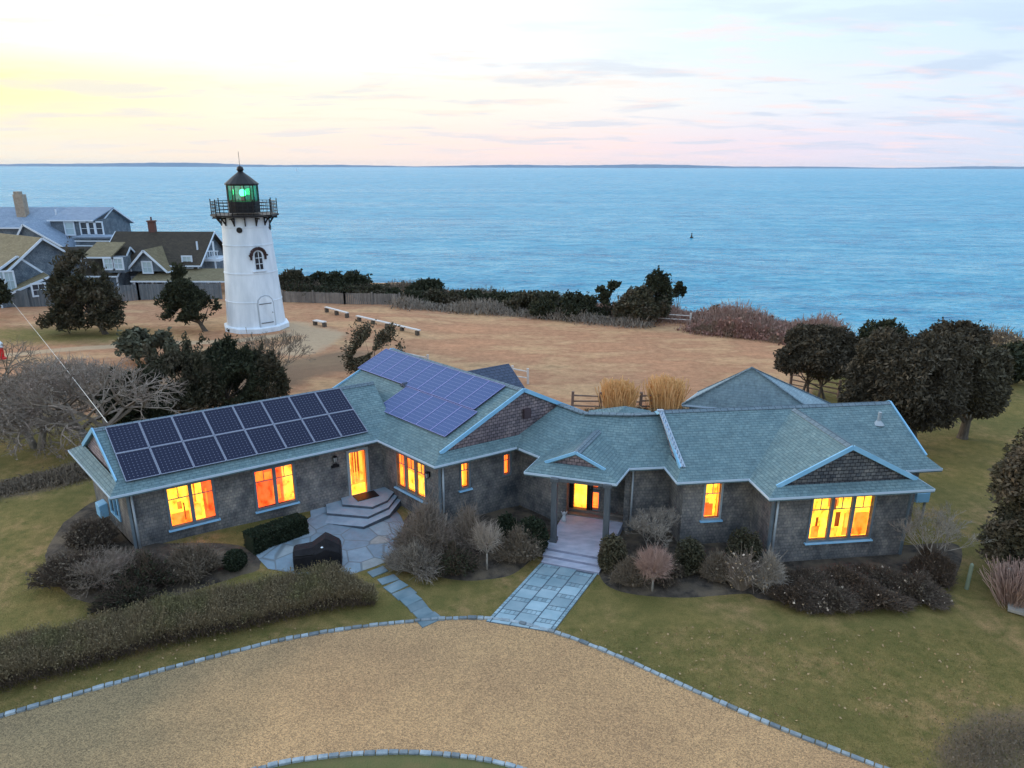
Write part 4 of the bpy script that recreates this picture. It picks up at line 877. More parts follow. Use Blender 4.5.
def rotxf(px_, py_, a_):
    co, si = math.cos(a_), math.sin(a_); return lambda v: (px_+(v[0]-px_)*co-(v[1]-py_)*si, py_+(v[0]-px_)*si+(v[1]-py_)*co, v[2])
def gabled(H, x0, x1, y0, y1, z0, ze, zr, axis, roofm, ov=0.35, wallm=None, thk=.16, name='wing_wall', rname='roof', fr=0.5):
    """gabled volume; axis 'x' or 'y' = ridge direction"""
    wl = MB(); rf = MB(); tr = MB()
    if axis == 'x':
        ym = y0+(y1-y0)*fr; a = [(x0, y0), (x1, y0), (x1, y1), (x0, y1)]
        wl.poly([(x0, y0, z0), (x1, y0, z0), (x1, y0, ze), (x0, y0, ze)]); wl.poly([(x1, y1, z0), (x0, y1, z0), (x0, y1, ze), (x1, y1, ze)])
        for x, s in ((x0, -1), (x1, 1)):
            q = [(x, y0, z0), (x, y1, z0), (x, y1, ze), (x, ym, zr), (x, y0, ze)]; wl.poly(q if s > 0 else q[::-1])
        sl0 = (zr-ze)/(ym-y0); sl1 = (zr-ze)/(y1-ym)
        for yy, s, sl_ in ((y0, -1, sl0), (y1, 1, sl1)):
            e = yy+s*ov; ez = ze-sl_*ov+.06; q = [(x0-ov, e, ez), (x1+ov, e, ez), (x1+ov, ym, zr+.06), (x0-ov, ym, zr+.06)]
            slab(rf, q if s < 0 else q[::-1], thk)
            for x in (x0-ov-.02, x1+ov+.02): tr.beam((x, e, ez-.06), (x, ym, zr), .06, .2)
            tr.beam((x0-ov, e+s*.02, ez-.07), (x1+ov, e+s*.02, ez-.07), .05, .16)
        for x in (x0-.03, x1+.03): tr.beam((x, y0-.03, z0), (x, y0-.03, ze-.1), .14, .14)
    else:
        xm = x0+(x1-x0)*fr
        wl.poly([(x0, y1, z0), (x0, y0, z0), (x0, y0, ze), (x0, y1, ze)]); wl.poly([(x1, y0, z0), (x1, y1, z0), (x1, y1, ze), (x1, y0, ze)])
        for y, s in ((y0, 1), (y1, -1)):
            q = [(x0, y, z0), (x1, y, z0), (x1, y, ze), (xm, y, zr), (x0, y, ze)]; wl.poly(q if s > 0 else q[::-1])
        for xx, s in ((x0, -1), (x1, 1)):
            sl_ = (zr-ze)/abs(xm-xx); e = xx+s*ov; ez = ze-sl_*ov+.06; q = [(e, y0-ov, ez), (e, y1+ov, ez), (xm, y1+ov, zr+.06), (xm, y0-ov, zr+.06)]
            slab(rf, q[::-1] if s < 0 else q, thk); tr.beam((e, y0-ov-.02, ez-.07), (xm, y0-ov-.02, zr-.03), .06, .22); tr.beam((e+s*.02, y0-ov, ez-.07), (e+s*.02, y1+ov, ez-.07), .05, .16)
        for x in (x0, x1): tr.beam((x, y0-.03, z0), (x, y0-.03, ze-.1), .16, .14)
    if XF[0]:
        for m_ in (wl, rf, tr): m_.v = [XF[0](v) for v in m_.v]
    wl.build(name, wallm or HW, H); rf.build(rname, roofm, H); tr.build('roof_trim', WT, H)
def XZ(x, y, Y): p = D(x, y, Y); return p[0], p[2]
# --- brown-roofed house beside the lighthouse
YB = 86.0; gB = float(gz(-38, YB))
HB = thing('shingled_cottage', 'blue-grey cottage with long dark brown roof and small front gable, behind the fence', 'house', (XZ(165, 290, YB)[0], YB, gB))
xa, zr = XZ(120, 232, YB); xb, _ = XZ(209, 232, YB); ze = XZ(160, 262, YB-4)[1]; ze = zr-3.0
gabled(HB, xa, xb, YB-4.2, YB+4.5, gB, ze, zr, 'x', HD, ov=0.6)
mb = MB(); chx, chz = XZ(150.5, 224, YB); mb.box((chx, YB+.3, chz-1.0), (0.75, .6, 2.6)); mb.box((chx, YB+.3, chz+.32), (0.9, .75, .16)); mb.tube((chx, YB+.3, chz+.3), (chx, YB+.3, chz+.8), .1, n=6)
mb.build('chimney', shingle('brick_red', (0.13,0.055,0.045), (0.17,0.07,0.055), (0.10,0.08,0.08), .2, .08), HB)
x1_, z1_ = XZ(145, 250, YB-6.0); hw_ = 1.95
gabled(HB, x1_-hw_, x1_+hw_, YB-6.0, YB-1.5, gB+2.4, z1_-2.0, z1_, 'y', HO, ov=.45, name='gable_wall')
hwin(HB, (x1_+.0, YB-6.0, z1_-1.95), .95, 1.15, (0, -1), LG)
xw, zw = XZ(187.5, 262.5, YB-4.2); hwin(HB, (xw, YB-4.2, zw), 0.95, 1.3, (0, -1), LG)
# porch roof and posts
def lean(H, x0, x1, yf, yb, zf, zb, roofm, posts=(), pz=None, name='porch_roof'):
    rf = MB(); slab(rf, [(x0, yf, zf), (x1, yf, zf), (x1, yb, zb), (x0, yb, zb)], .14); rf.build(name, roofm, H)
    tr = MB(); tr.beam((x0, yf-.03, zf-.08), (x1, yf-.03, zf-.08), .05, .16); tr.build('roof_trim', WT, H)
    for x in posts: m_ = MB(); m_.box((x, yf+.2, (pz+zf-.14)/2), (.16, .16, zf-.14-pz)); m_.build('porch_post', WT, H)
xl, zf = XZ(130, 279, YB-7.5); xr, zf2 = XZ(228, 276, YB-7.5); zf = gB+1.55
lean(HB, xl, xr, YB-7.5, YB-4.2, zf, zf+.95, HO, posts=np.linspace(xl+.3, xr-.3, 6), pz=gB-1)
for x in (138, 152, 168, 196, 212): xx, _ = XZ(x, 285, YB-4.2); hwin(HB, (xx, YB-4.2, gB+.75), 1.0, 1.4, (0, -1), DG if x < 190 else LG)
# side porch with rail at right
xs_, zs_ = XZ(213, 262, YB-1); mb = MB(); 
for k in range(2): mb.box((xs_+1.9*k-1.0, YB-2.5, (gB+4.6)/2+1.2), (.15, .15, 4.3))
mb.build('porch_post', WT, HB); mb = MB(); mb.box((xs_+0.1, YB-1.0, gB+3.25), (2.8, 3.4, .3)); 
for k in range(9): mb.box((xs_-1.1+k*.3, YB-2.6, gB+3.85), (.07, .07, .9))
mb.box((xs_+.1, YB-2.6, gB+4.3), (2.7, .1, .1)); mb.build('balcony', WT, HB)
# dark linking wing with olive roof and dormer windows
YC = 82.0; gC = float(gz(-45, YC))
HC = thing('gabled_house', 'blue-grey house with two olive-roofed gables and white trim at the left end', 'house', (XZ(60, 290, YC)[0], YC, gC))
xa, zr = XZ(44, 247.5, YC); xb, _ = XZ(126, 245, YC); gabled(HC, xa, xb, YC-3, YC+3.5, gC, zr-2.6, zr, 'x', HD, ov=.3)
xo, zo = XZ(84, 246, YC-2.4); xo2, _ = XZ(125, 246, YC); lean(HC, xo, xo2, YC-3.3, YC+.2, zo-1.1, zo+.18, HO, name='dormer_roof')
mb = MB(); xd0, zd0 = XZ(104, 256, YC-3); xd1, _ = XZ(124, 256, YC-3); mb.box(((xd0+xd1)/2, YC-2.5, zo-2.0), (xd1-xd0, 1.6, 1.7)); mb.build('dormer_wall', HW, HC)
for x in (109.5, 118.5): xx, zz_ = XZ(x, 265, YC-3.3); hwin(HC, (xx, YC-3.31, zo-1.85), .95, 1.1, (0, -1), LG)
# big side-facing gable at far left and two lower ones, turned to the right
xg, zg = XZ(40, 238, YC-6); XF[0] = rotxf(xg, YC-6, R_(58))
gabled(HC, xg-4.6, xg+4.6, YC-6, YC+5, gC, zg-3.6, zg, 'y', HO, ov=.45, name='gable_wall')
xg, zg = XZ(14, 256, YC-8); XF[0] = rotxf(xg, YC-8, R_(58)); gabled(HC, xg-3.5, xg+2.5, YC-8, YC-2, gC, zg-2.2, zg, 'y', HO, ov=.4, name='gable_wall', fr=.6)
XF[0] = None
for x, y in ((3, 268), (8, 272)): xx, zz_ = XZ(x, y, YC-10); hwin(HC, (xx, YC-10, gC+2.5), .7, 1.8, (.5, -.86), LG)
xg, zg = XZ(47, 276, YC-8.6); XF[0] = rotxf(xg, YC-8.6, R_(42)); gabled(HC, xg-4.4, xg+.8, YC-8.8, YC-5, gC-1, zg-1.7, zg, 'y', HO, ov=.35, name='gable_wall', fr=.88); XF[0] = None
xx, zz_ = XZ(41.5, 289, YC-10.2); hwin(HC, (xx, YC-10.6, zz_), 1.05, 1.1, (.67, -.74), DG)
# --- big blue house behind
YA = 100.0; gA = float(gz(-60, YA)); gA = 0.2
HA = thing('large_shingled_house', 'large grey-blue house with a stone chimney and long slate-blue roof, farthest behind', 'house', (XZ(50, 270, YA)[0], YA, gA-2))
xa, zr = XZ(-70, 207.5, YA); xb, _ = XZ(108, 206, YA); gabled(HA, xa, xb, YA-4.0, YA+5, gA-4, zr-2.2, zr, 'x', HR, ov=.4)
xd0, zd = XZ(50, 221, YA-5.4); xd1, _ = XZ(109, 221, YA-1.5)
wl = MB(); wl.box(((xd0+xd1)/2, YA-3.2, zd-1.6), (xd1-xd0, 4.4, 3.4)); wl.build('dormer_wall', HW, HA)
lean(HA, xd0-.2, xd1+.3, YA-5.7, YA-.3, zd+.15, zr+.15, HR, name='dormer_roof')
for x, wd, gl in ((70, 1.0, LG), (85, .95, DG), (92, .95, DG), (99, .95, DG)): xx, zz_ = XZ(x, 228.5, YA-5.4); hwin(HA, (xx, YA-5.4, zz_), wd if x != 70 else 1.1, 1.55, (0, -1), gl, bars=0)
xx, zz_ = XZ(20, 199, YA-1.5); mb = MB(); mb.box((xx, YA-1.5, zz_-1.5), (1.25, .9, 4.2)); mb.box((xx-.15, YA-1.5, zz_+.75), (.7, .8, .5)); mb.build('chimney', mat('chimney_stone', (0.26,0.22,0.18), (0.38,0.33,0.27), 4, .9, .6), HA)
xx, zz_ = XZ(56, 213, YA-3); mb = MB(); mb.tube((xx, YA-3, zz_-.6), (xx, YA-3, zz_+.5), .1, n=6); mb.build('vent_pipe', WT, HA)
# mid cross gable with pale roof, lower deck level
xg, zg = XZ(36, 222, YA-8); gabled(HA, xg-3.6, xg+5.6, YA-9.0, YA-3, gA-3, zg-4.2, zg-.2, 'y', HR, ov=.4, name='gable_wall', fr=.30)
xd0, zd = XZ(76, 238, YA-7.6); xd1, _ = XZ(122, 238, YA-7.6); mb = MB(); mb.box(((xd0+xd1)/2, YA-6.5, zd-1.5), (xd1-xd0, 2.6, 3.0)); mb.build('lower_wall', HW, HA)
mb = MB(); mb.box(((xd0+xd1)/2, YA-6.5, zd+.1), (xd1-xd0+.6, 3.0, .22)); mb.build('flat_roof', HR, HA)
mb = MB(); mb.box(((xd0+xd1)/2, YA-8.0, zd-.35), (xd1-xd0, .08, .12)); mb.box(((xd0+xd1)/2, YA-8.0, zd-.95), (xd1-xd0, .08, .12))
mb.build('deck_rail', WT, HA)
# ================================================================ FENCES, RAILS, BENCHES
def board_fence(pts, h, label, mats, name='board_fence', step=.13):
    L = [G(*p) for p in pts]; F_ = thing(name, label, 'fence', tuple(L[0])); bd = MB(); rnd = random.Random(7)
    for a, b in zip(L[:-1], L[1:]):
        n = max(1, int(np.linalg.norm(b-a)/step))
        for k in range(n):
            p = a+(b-a)*(k+.5)/n; zb = float(gz(p[0], p[1])); hh = h+rnd.uniform(-.03, .03); ang = math.atan2((b-a)[1], (b-a)[0])
            bd.box((p[0], p[1], zb+hh/2), (step*.9, .03, hh), ang)
    bd.build('board_panel', mats, F_)
    for a, b in zip(L[:-1], L[1:]):
        n = max(1, int(np.linalg.norm(b-a)/2.6))
        for k in range(n+1):
            p = a+(b-a)*k/n; zb = float(gz(p[0], p[1])); m_ = MB(); m_.box((p[0], p[1]-.08, zb+h/2+.08), (.15, .15, h+.16)); m_.build('fence_post', mats, F_)
    return F_
FW = mat('fence_grey', (0.10,0.125,0.15), (0.15,0.17,0.19), 2, .9, stretch=(3,3,.6), island=.2)
board_fence([(-30, 308), (60, 306), (140, 300), (222, 299)], 1.7, 'tall dark grey board fence in front of the cottages', FW)
board_fence([(283, 302), (345, 304), (400, 305)], 1.15, 'low grey picket fence running right from the lighthouse', mat('fence_brown', (0.16,0.15,0.14), (0.22,0.20,0.18), 2, .9, island=.2), name='picket_fence', step=.2)
RW = mat('rail_wood', (0.16,0.11,0.09), (0.23,0.17,0.14), 3, .9, stretch=(1,1,4)); RWP = mat('pale_rail', (0.52,0.50,0.48), (0.62,0.60,0.58), 3, .8)
def rail_fence(pts, label, h=1.1, rails=3, m_=None, spacing=2.4, cat='fence'):
    L = [G(*p) for p in pts]; F_ = thing('split_rail_fence', label, cat, tuple(L[0])); pp = []; m_ = m_ or RW; rnd = random.Random(len(pts)*7+int(pts[0][0]))
    for a, b in zip(L[:-1], L[1:]):
        n = max(1, round(np.linalg.norm(b-a)/spacing)); pp += [a+(b-a)*k/n for k in range(n)]
    pp.append(L[-1])
    for p in pp:
        p[2] = float(gz(p[0], p[1])); m = MB(); m.beam(p-[0, 0, .1], p+[rnd.uniform(-.03, .03), rnd.uniform(-.03, .03), h+.12], .16, .13, up=(0, 1, 0)); m.build('fence_post', m_, F_)
    for a, b in zip(pp[:-1], pp[1:]):
        for k in range(rails): m = MB(); z_ = h*(k+1)/(rails)*.93-.06; m.tube(a+[0, 0, z_+rnd.uniform(-.04, .04)], b+[0, 0, z_+rnd.uniform(-.04, .04)], .06, .045, n=6); m.build('fence_rail', m_, F_)
rail_fence([(572, 410), (600, 411), (640, 411), (682, 409)], 'brown split rail fence with two tufts of tall grass beside it')
rail_fence([(652, 322), (690, 324)], 'short pale split rail fence at the bluff edge among bushes', h=.95, rails=2, m_=RWP, spacing=3.2)
rail_fence([(838, 398), (790, 388)], 'brown split rail fence seen under the rounded trees', h=1.1)
rail_fence([(402, 362), (428, 368)], 'short white two-rail fence just past the solar roof ridge', h=.9, rails=2, m_=RWP, spacing=3)
rail_fence([(512, 381), (528, 384)], 'small white rail section beside the dark rear roof', h=1.0, rails=2, m_=RWP, spacing=2)
def rail_bench(a, b, label, nposts=3, h=.5, wd=.30, name='bench', grp=None):
    A, B = G(*a), G(*b); T = thing(name, label, 'bench', tuple(A), group=grp); m = MB(); m.beam(A+[0, 0, h], B+[0, 0, h], wd, .09); m.build('seat', RWP, T, bevel=.01)
    for k in range(nposts): p = A+(B-A)*(0.04+.92*k/(nposts-1)); m = MB(); m.box((p[0], p[1], p[2]+h/2-.05), (.26, .32, h-.08), math.atan2((B-A)[1], (B-A)[0])); m.build('leg', M['bark'], T)
rail_bench((326, 312), (348, 318), 'long white-topped bench, the one nearer the picket fence', 3)
rail_bench((357, 321), (420, 336), 'longest white-topped bench, running towards the house roof', 5)
rail_bench((315, 325), (325, 327), 'short pale bench standing alone near the lighthouse', 2, h=.45, wd=.5)
# overhead cable, marker, posts, board
a = FL(0.4, 2.9, 4.95); far = D(8, 297, 70.0); a2 = D(48, 345, 46.0)
mb = MB(); pts = [a*(1-t)**2+a2*2*t*(1-t)*1.0+far*t*t for t in np.linspace(0, 1, 24)]
for p, q in zip(pts[:-1], pts[1:]): mb.tube(p, q, .011, n=5)
tag(mb.build('overhead_cable', mat('cable_white', (0.75,0.75,0.70))), 'thin white cable strung from the left roof end over the bare trees', 'cable')
p = G(2, 359); T = thing('road_marker', 'small red marker with a white top at the path edge, far left', 'marker', tuple(p))
mb = MB(); mb.lathe(p, [(.30, 0), (.30, .1), (.20, .15), (.22, .85), (.24, .9)], 12); mb.build('body', mat('red_paint', (0.62,0.03,0.03), (0.5,0.02,0.02), 3, .5), T); mb = MB(); mb.lathe(p, [(.25, .9), (.25, 1.2), (.12, 1.38)], 12); mb.build('cap', M['white'], T)
def post(x, y, h, r, label, m_, lean_=(0, 0)):
    p = G(x, y); mb = MB(); mb.tube(p-[0, 0, .1], p+[lean_[0], lean_[1], h], r, r*.9, n=8); mb.lathe(p+[lean_[0], lean_[1], h], [(r*.9, 0), (r*.4, .05)], 8); tag(mb.build('garden_post', m_), label, 'post')
post(966.5, 589, 1.0, .07, 'pale greenish wooden post at the end of the right-hand bed', mat('green_post', (0.17,0.22,0.16), (0.22,0.26,0.19), 3, .8))
post(1001, 598, 1.15, .075, 'grey post beside the dried grass at the right edge', mat('grey_post', (0.20,0.19,0.17), (0.26,0.24,0.21), 3, .8), (.06, 0))
p = G(1016, 612); mb = MB(); mb.box((p[0]+.3, p[1], p[2]+.12), (1.0, .8, .10), -.6); mb.box((p[0]+.3, p[1], p[2]+.03), (.8, .6, .1), -.6)
tag(mb.build('stone_slab', mat('slab', (0.26,0.25,0.22), (0.33,0.31,0.28), 3, .9, .3)), 'flat grey stone slab lying in grass at the right edge', 'slab')
# small utility box on a stand beside the right wing
p = G(921, 530); T = thing('utility_box', 'pale blue utility box raised beside the right wing wall', 'box', tuple(p)); mb = MB(); mb.box((p[0]+.30, p[1]+1.0, 1.1), (.6, .5, .45), .1); mb.build('cabinet', M['trim'], T, bevel=.03)
for k in (-1, 1): mb = MB(); mb.box((p[0]+.30+k*.28, p[1]+1.0, .55), (.07, .07, 1.1)); mb.build('leg', M['frame'], T)
# grill under a black cover
def grill():
    p = G(317, 571); T = thing('covered_grill', 'barbecue grill under a black cover standing on the patio', 'grill', tuple(p)); c = p+[0, .35, 0]
    rz = R_(12); co, si = math.cos(rz), math.sin(rz); m = MB(); f = lambda x, y, z_: (c[0]+x*co-y*si, c[1]+x*si+y*co, c[2]+z_)
    secs = [(-.88, .38, .80), (-.80, .40, .86), (-.20, .42, .92), (-.08, .44, 1.00), (.22, .45, 1.20), (.30, .45, 1.26), (.42, .44, 1.20), (.78, .42, .95), (.84, .40, .84)]
    prev = None
    for x, hy, hz in secs:
        r = [f(x, -hy, .05), f(x, -hy*.98, hz*.72), f(x, -hy*.55, hz), f(x, hy*.55, hz), f(x, hy*.98, hz*.75), f(x, hy, .05)]
        if prev is None: m.poly(r)
        else:
            for i in range(6): j = (i+1) % 6; m.poly([prev[i], prev[j], r[j], r[i]][::-1])
        prev = r
    m.poly(prev[::-1]); cm = mat('black_cover', (0.006,0.006,0.009), (0.014,0.014,0.018), 3, .8, .6, 6); m.build('cover', cm, T, bevel=.03)
    m = MB(); m.beam(f(-.84, -.43, .74), f(-.15, -.45, .76), .03, .05); m.build('side_handle', M['black'], T)
    m = MB(); m.lathe(f(.18, -.38, .98), [(0, -.04), (.05, 0), (0, .04)], 8, caps=False); m.build('logo_badge', M['white'], T)
    for x, y in ((-.7, -.35), (.7, -.35), (-.7, .35), (.7, .35)): m = MB(); m.tube(f(x, y, 0), f(x, y, .1), .05, n=8); m.build('wheel', M['black'], T)
grill()
# small white ornament on the porch, buoy at sea, distant boat
p = P(564, 521, .45); mb = MB(); mb.lathe(p, [(.09, 0), (.12, .1), (.07, .22), (.05, .3), (.08, .38), (.0, .45)], 10)
for s_ in (-1, 1): mb.beam(p+[s_*.05, 0, .3], p+[s_*.12, 0, .45], .04, .03)
tag(mb.build('porch_ornament', mat('ornament', (0.45,0.50,0.55))), 'small pale ornament on the porch floor beside the left post', 'ornament')
p = P(691.5, 238, -13); T = thing('buoy', 'small dark navigation buoy floating on the open sea', 'buoy', tuple(p)); mb = MB(); mb.lathe(p, [(.7, -.3), (.7, .3), (.4, .5)], 12); mb.build('float', M['black'], T)
mb = MB(); mb.lathe(p, [(.35, .5), (.15, 1.5), (.22, 1.6), (.2, 1.9), (0.05, 2.1)], 6); mb.build('cage', M['black'], T)
p = P(297, 171.2, -13); T = thing('sailboat', 'tiny white sailing boat far out near the distant shore', 'boat', tuple(p)); mb = MB(); L_ = 16; mb.prism([p+[-L_/2, -2, 0], p+[L_/3, -2, 0], p+[L_/2, 0, 0], p+[L_/3, 2, 0], p+[-L_/2, 2, 0]], -13.2, -11.2); mb.build('hull', M['white'], T)
mb = MB(); mb.tube(p, p+[0, 0, 15], .2, n=6); mb.build('mast', M['white'], T); mb = MB(); mb.prism([p+[-7, -.2, 0], p+[-.3, -.2, 0], p+[-.3, .2, 0], p+[-7, .2, 0]], -10.5, -10.3); mb.hexa([p+[-6.5, -.1, 2.5], p+[-.3, -.1, 2.5], p+[-.3, .1, 2.5], p+[-6.5, .1, 2.5], p+[-.5, -.1, 14.5], p+[-.3, -.1, 14.5], p+[-.3, .1, 14.5], p+[-.5, .1, 14.5]]); mb.build('sail', M['white'], T)
# ================================================================ VEGETATION
def leaf_mat(name, c1, c2, c3=None, isl=0.35):
    m, t, b = new_mat(name); g = t.node('ShaderNodeNewGeometry'); ob = t.node('ShaderNodeTexCoord').outputs['Object']
    col = t.mix(g.outputs['Random Per Island'], c1, c2)
    if c3: col = t.mix(t.maprange(t.noise(0.9, ob, 3), 0.48, 0.62), col, c3)
    t.put(b.inputs['Base Color'], col); b.inputs['Roughness'].default_value = 0.85; b.inputs['Specular IOR Level'].default_value = 0.15; return m
L_CEDAR = leaf_mat('cedar_green', (0.030,0.033,0.020), (0.078,0.072,0.044), (0.095,0.080,0.055))
L_DARK = leaf_mat('dark_green', (0.020,0.026,0.016), (0.050,0.055,0.030))
L_OLIVE = leaf_mat('olive_green', (0.045,0.045,0.028), (0.115,0.10,0.062), (0.12,0.095,0.065))
L_JUN = leaf_mat('juniper_brown_green', (0.032,0.030,0.022), (0.105,0.088,0.062), (0.060,0.052,0.036))
L_GREY = leaf_mat('grey_brown_leaf', (0.09,0.075,0.058), (0.16,0.13,0.095))
L_BROWN = leaf_mat('brown_leaf', (0.055,0.038,0.026), (0.13,0.09,0.06)); L_TAN = leaf_mat('tan_leaf', (0.26,0.18,0.10), (0.42,0.30,0.17)); L_RED = leaf_mat('reddish_twig', (0.22,0.12,0.10), (0.34,0.20,0.165), (0.20,0.14,0.10))
L_BOX = leaf_mat('boxwood', (0.012,0.02,0.012), (0.035,0.045,0.025))
L_FLOWER = leaf_mat('dried_flower', (0.42,0.34,0.26), (0.60,0.50,0.40))
L_STRAW = leaf_mat('straw', (0.62,0.37,0.15), (0.85,0.55,0.27)); T_GREY = leaf_mat('grey_twig', (0.20,0.175,0.15), (0.36,0.32,0.27)); T_PINK = leaf_mat('pink_twig', (0.30,0.20,0.165), (0.44,0.31,0.26))
T_BROWN = leaf_mat('brown_twig', (0.13,0.105,0.08), (0.23,0.185,0.14)); T_HEDGE = leaf_mat('hedge_twig', (0.13,0.105,0.065), (0.24,0.19,0.115), (0.16,0.145,0.075)); T_PALE = leaf_mat('pale_twig', (0.25,0.21,0.175), (0.40,0.34,0.28))
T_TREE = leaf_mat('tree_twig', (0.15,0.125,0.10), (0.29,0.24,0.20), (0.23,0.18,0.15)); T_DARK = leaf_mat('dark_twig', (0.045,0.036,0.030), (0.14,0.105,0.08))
def pn(p, f, s):     # cheap smooth 3D noise
    q = p*f; return (np.sin(q[:, 0]*1.7+s)+np.sin(q[:, 1]*2.1+s*2.3+q[:, 0])+np.sin(q[:, 2]*1.9+s*1.1+q[:, 1]*.8)+np.sin(q[:, 0]*3.1-q[:, 2]*2.7+s))/4
def crown_pts(lobes, n, rng, shell=0.45, noise_f=1.1, cut=-0.25, rough=0.12):
    vol = np.array([l[3]*l[4]*l[5] for l in lobes])**0.75; idx = rng.choice(len(lobes), n, p=vol/vol.sum()); L = np.array(lobes)[idx]
    d = rng.normal(size=(n, 3)); d /= np.linalg.norm(d, axis=1)[:, None]; r = rng.rand(n)**shell
    bump = 1+rough*2*pn(d*3+idx[:, None]*5, 1.6, 1.0)+rough*rng.normal(size=n)*.5
    p = L[:, :3]+d*L[:, 3:6]*(r*bump)[:, None]; keep = pn(p, noise_f, 3.3) > cut
    return p[keep], d[keep]
def leaves(p, d, size, rng, up=0.0, elong=1.6):
    n = len(p); a = rng.normal(size=(n, 3))+d*0.9; a[:, 2] += up; a /= np.linalg.norm(a, axis=1)[:, None]
    b = np.cross(a, rng.normal(size=(n, 3))); b /= np.linalg.norm(b, axis=1)[:, None]
    s = size*(0.6+0.8*rng.rand(n))[:, None]; a = a*s*elong*.5; b = b*s*.42
    return np.stack([p-a*0.8, p-b+a*.1, p+a, p+b+a*.1], 1).reshape(-1, 3)
def segs_mesh(segs):    # (m, 8): p0 p1 r0 r1 -> 3 sided sticks (quads)
    s = np.array(segs); p0, p1, r0, r1 = s[:, :3], s[:, 3:6], s[:, 6], s[:, 7]; d = p1-p0; L = np.linalg.norm(d, axis=1); L[L == 0] = 1e-6; d /= L[:, None]
    ref = np.where(np.abs(d[:, 2:3]) > 0.9, [[1, 0, 0]], [[0, 0, 1]]); t = np.cross(d, ref); t /= np.linalg.norm(t, axis=1)[:, None]; u = np.cross(d, t); rings = []
    for k in range(3):
        a = 2*math.pi*k/3; o = t*math.cos(a)+u*math.sin(a); rings.append((p0+o*r0[:, None], p1+o*r1[:, None]))
    out = [np.stack([rings[k][0], rings[(k+1) % 3][0], rings[(k+1) % 3][1], rings[k][1]], 1) for k in range(3)]
    return np.concatenate(out, 0).reshape(-1, 3)
def grow(p, d, ln, r, depth, rng, out, spread=0.55, kids=3, up=0.15, shrink=0.68, bend=0.15, sub=2):
    p = np.array(p, float); d = np.array(d, float)
    for k in range(sub):
        d = d+rng.normal(size=3)*bend; d[2] += up*.3; d /= np.linalg.norm(d); q = p+d*ln/sub; out.append((*p, *q, r*(1-.25*k/sub), r*(1-.25*(k+1)/sub))); p = q
    if depth == 0: return
    for k in range(kids):
        e = d+rng.normal(size=3)*spread; e[2] += up; e /= np.linalg.norm(e); grow(p, e, ln*shrink*rng.uniform(.75, 1.2), r*.62, depth-1, rng, out, spread, kids, up, shrink, bend, sub)
def thing_at(x, y, name, label, cat, group=None): p = G(x, y); return p, thing(name, label, cat, tuple(p), group=group)
def mpp(p): return (p[1]*cp+(CAMH-p[2])*sp)/FPX     # metres per pixel at that spot
def build_trunk(T, p, to, r, rng, nlimb=6, mt=None, lean_=(0, 0), fork=0.35):
    """tapered trunk rising to crown centre `to` with limbs out to crown edge points"""
    m = MB(); base = np.array(p)-[0, 0, .15]; top = np.array(to[0]); mid = base+(top-base)*fork+[lean_[0], lean_[1], 0]
    m.tube(base, base+(mid-base)*.25, r*1.35, r, 9, caps=False); m.tube(base+(mid-base)*.25, mid, r, r*.8, 9, caps=False); m.tube(mid, top, r*.8, r*.25, 8)
    for q in to[1]:
        q = np.array(q); st = base+(mid-base)*rng.uniform(.7, 1.0); k = st+(q-st)*.5+[0, 0, -.08*np.linalg.norm(q-st)]
        m.tube(st, k, r*.5, r*.33, 6, caps=False); m.tube(k, q, r*.33, r*.12, 6)
    return m.build('trunk', mt or M['bark'], T, smooth=True)
def evergreen(x, y, w_px, top_px, bot_px, label, lobes, n, leaf, mt, name='cedar_tree', cat='tree', group=None, seed=1, trunk_r=.2, cx=None, depth_r=.8, cut=-.3, shell=.42, trunks=1, rough=.14, up=.0, nf=1.1, elong=1.6):
    """lobes: (fx, fz, sx, sz[, fy]) fractions of the crown box [-1..1, 0..1]"""
    rng = np.random.RandomState(seed); p, T = thing_at(x, y, name, label, cat, group); s = mpp(p); cx = x if cx is None else cx
    X0 = p[0]+(cx-x)*s; zt, zb = p[2]+(y-top_px)*s*1.03, p[2]+(y-bot_px)*s*1.03; hw = w_px*s/2; H = zt-zb; Ls = []
    for l in lobes:
        fx, fz, sx_, sz_ = l[:4]; fy = l[4] if len(l) > 4 else rng.uniform(-.25, .25); Ls.append((X0+fx*hw, p[1]+fy*hw*depth_r, zb+fz*H, sx_*hw, sx_*hw*depth_r, sz_*H))
    pts, d = crown_pts(Ls, n, rng, shell, nf, cut, rough); o = np_mesh('crown', leaves(pts, d, leaf, rng, up, elong), 4, mt, T)
    ends = [(l[0], l[1], l[2]) for l in Ls]
    for k in range(trunks):
        q = p+[(k-(trunks-1)/2)*trunk_r*4.0, rng.uniform(-.3, .3)*(trunks > 1), 0]; sub = ends[k::trunks] or ends
        build_trunk(T, q, ((np.array(sub[0])*.5+np.array([X0, p[1], zb+H*.55])*.5), sub[:7]), trunk_r/(1 if trunks == 1 else 1.4), rng)
    return T
BL = [(0, .5, .72, .42, 0), (-.55, .38, .42, .30), (.55, .38, .42, .30), (-.3, .72, .42, .26), (.35, .70, .42, .28), (0, .86, .3, .16), (-.75, .28, .25, .2), (.75, .3, .25, .2), (.1, .25, .6, .25, -.3), (-.1, .5, .55, .35, -.5)]
TALL = [(0, .35, .75, .30, 0), (-.35, .25, .55, .22), (.4, .28, .5, .22), (0, .6, .5, .25), (-.25, .5, .4, .2), (.25, .55, .35, .2), (.02, .85, .22, .2), (-.6, .15, .35, .14), (.6, .18, .35, .14)]
evergreen(106, 334, 86, 244, 331, 'broad dark cedar in front of the cottages, with a pointed crown', TALL, 36000, .15, L_CEDAR, seed=3, trunk_r=.22, cx=87, cut=-.12, elong=2.6, up=.8)
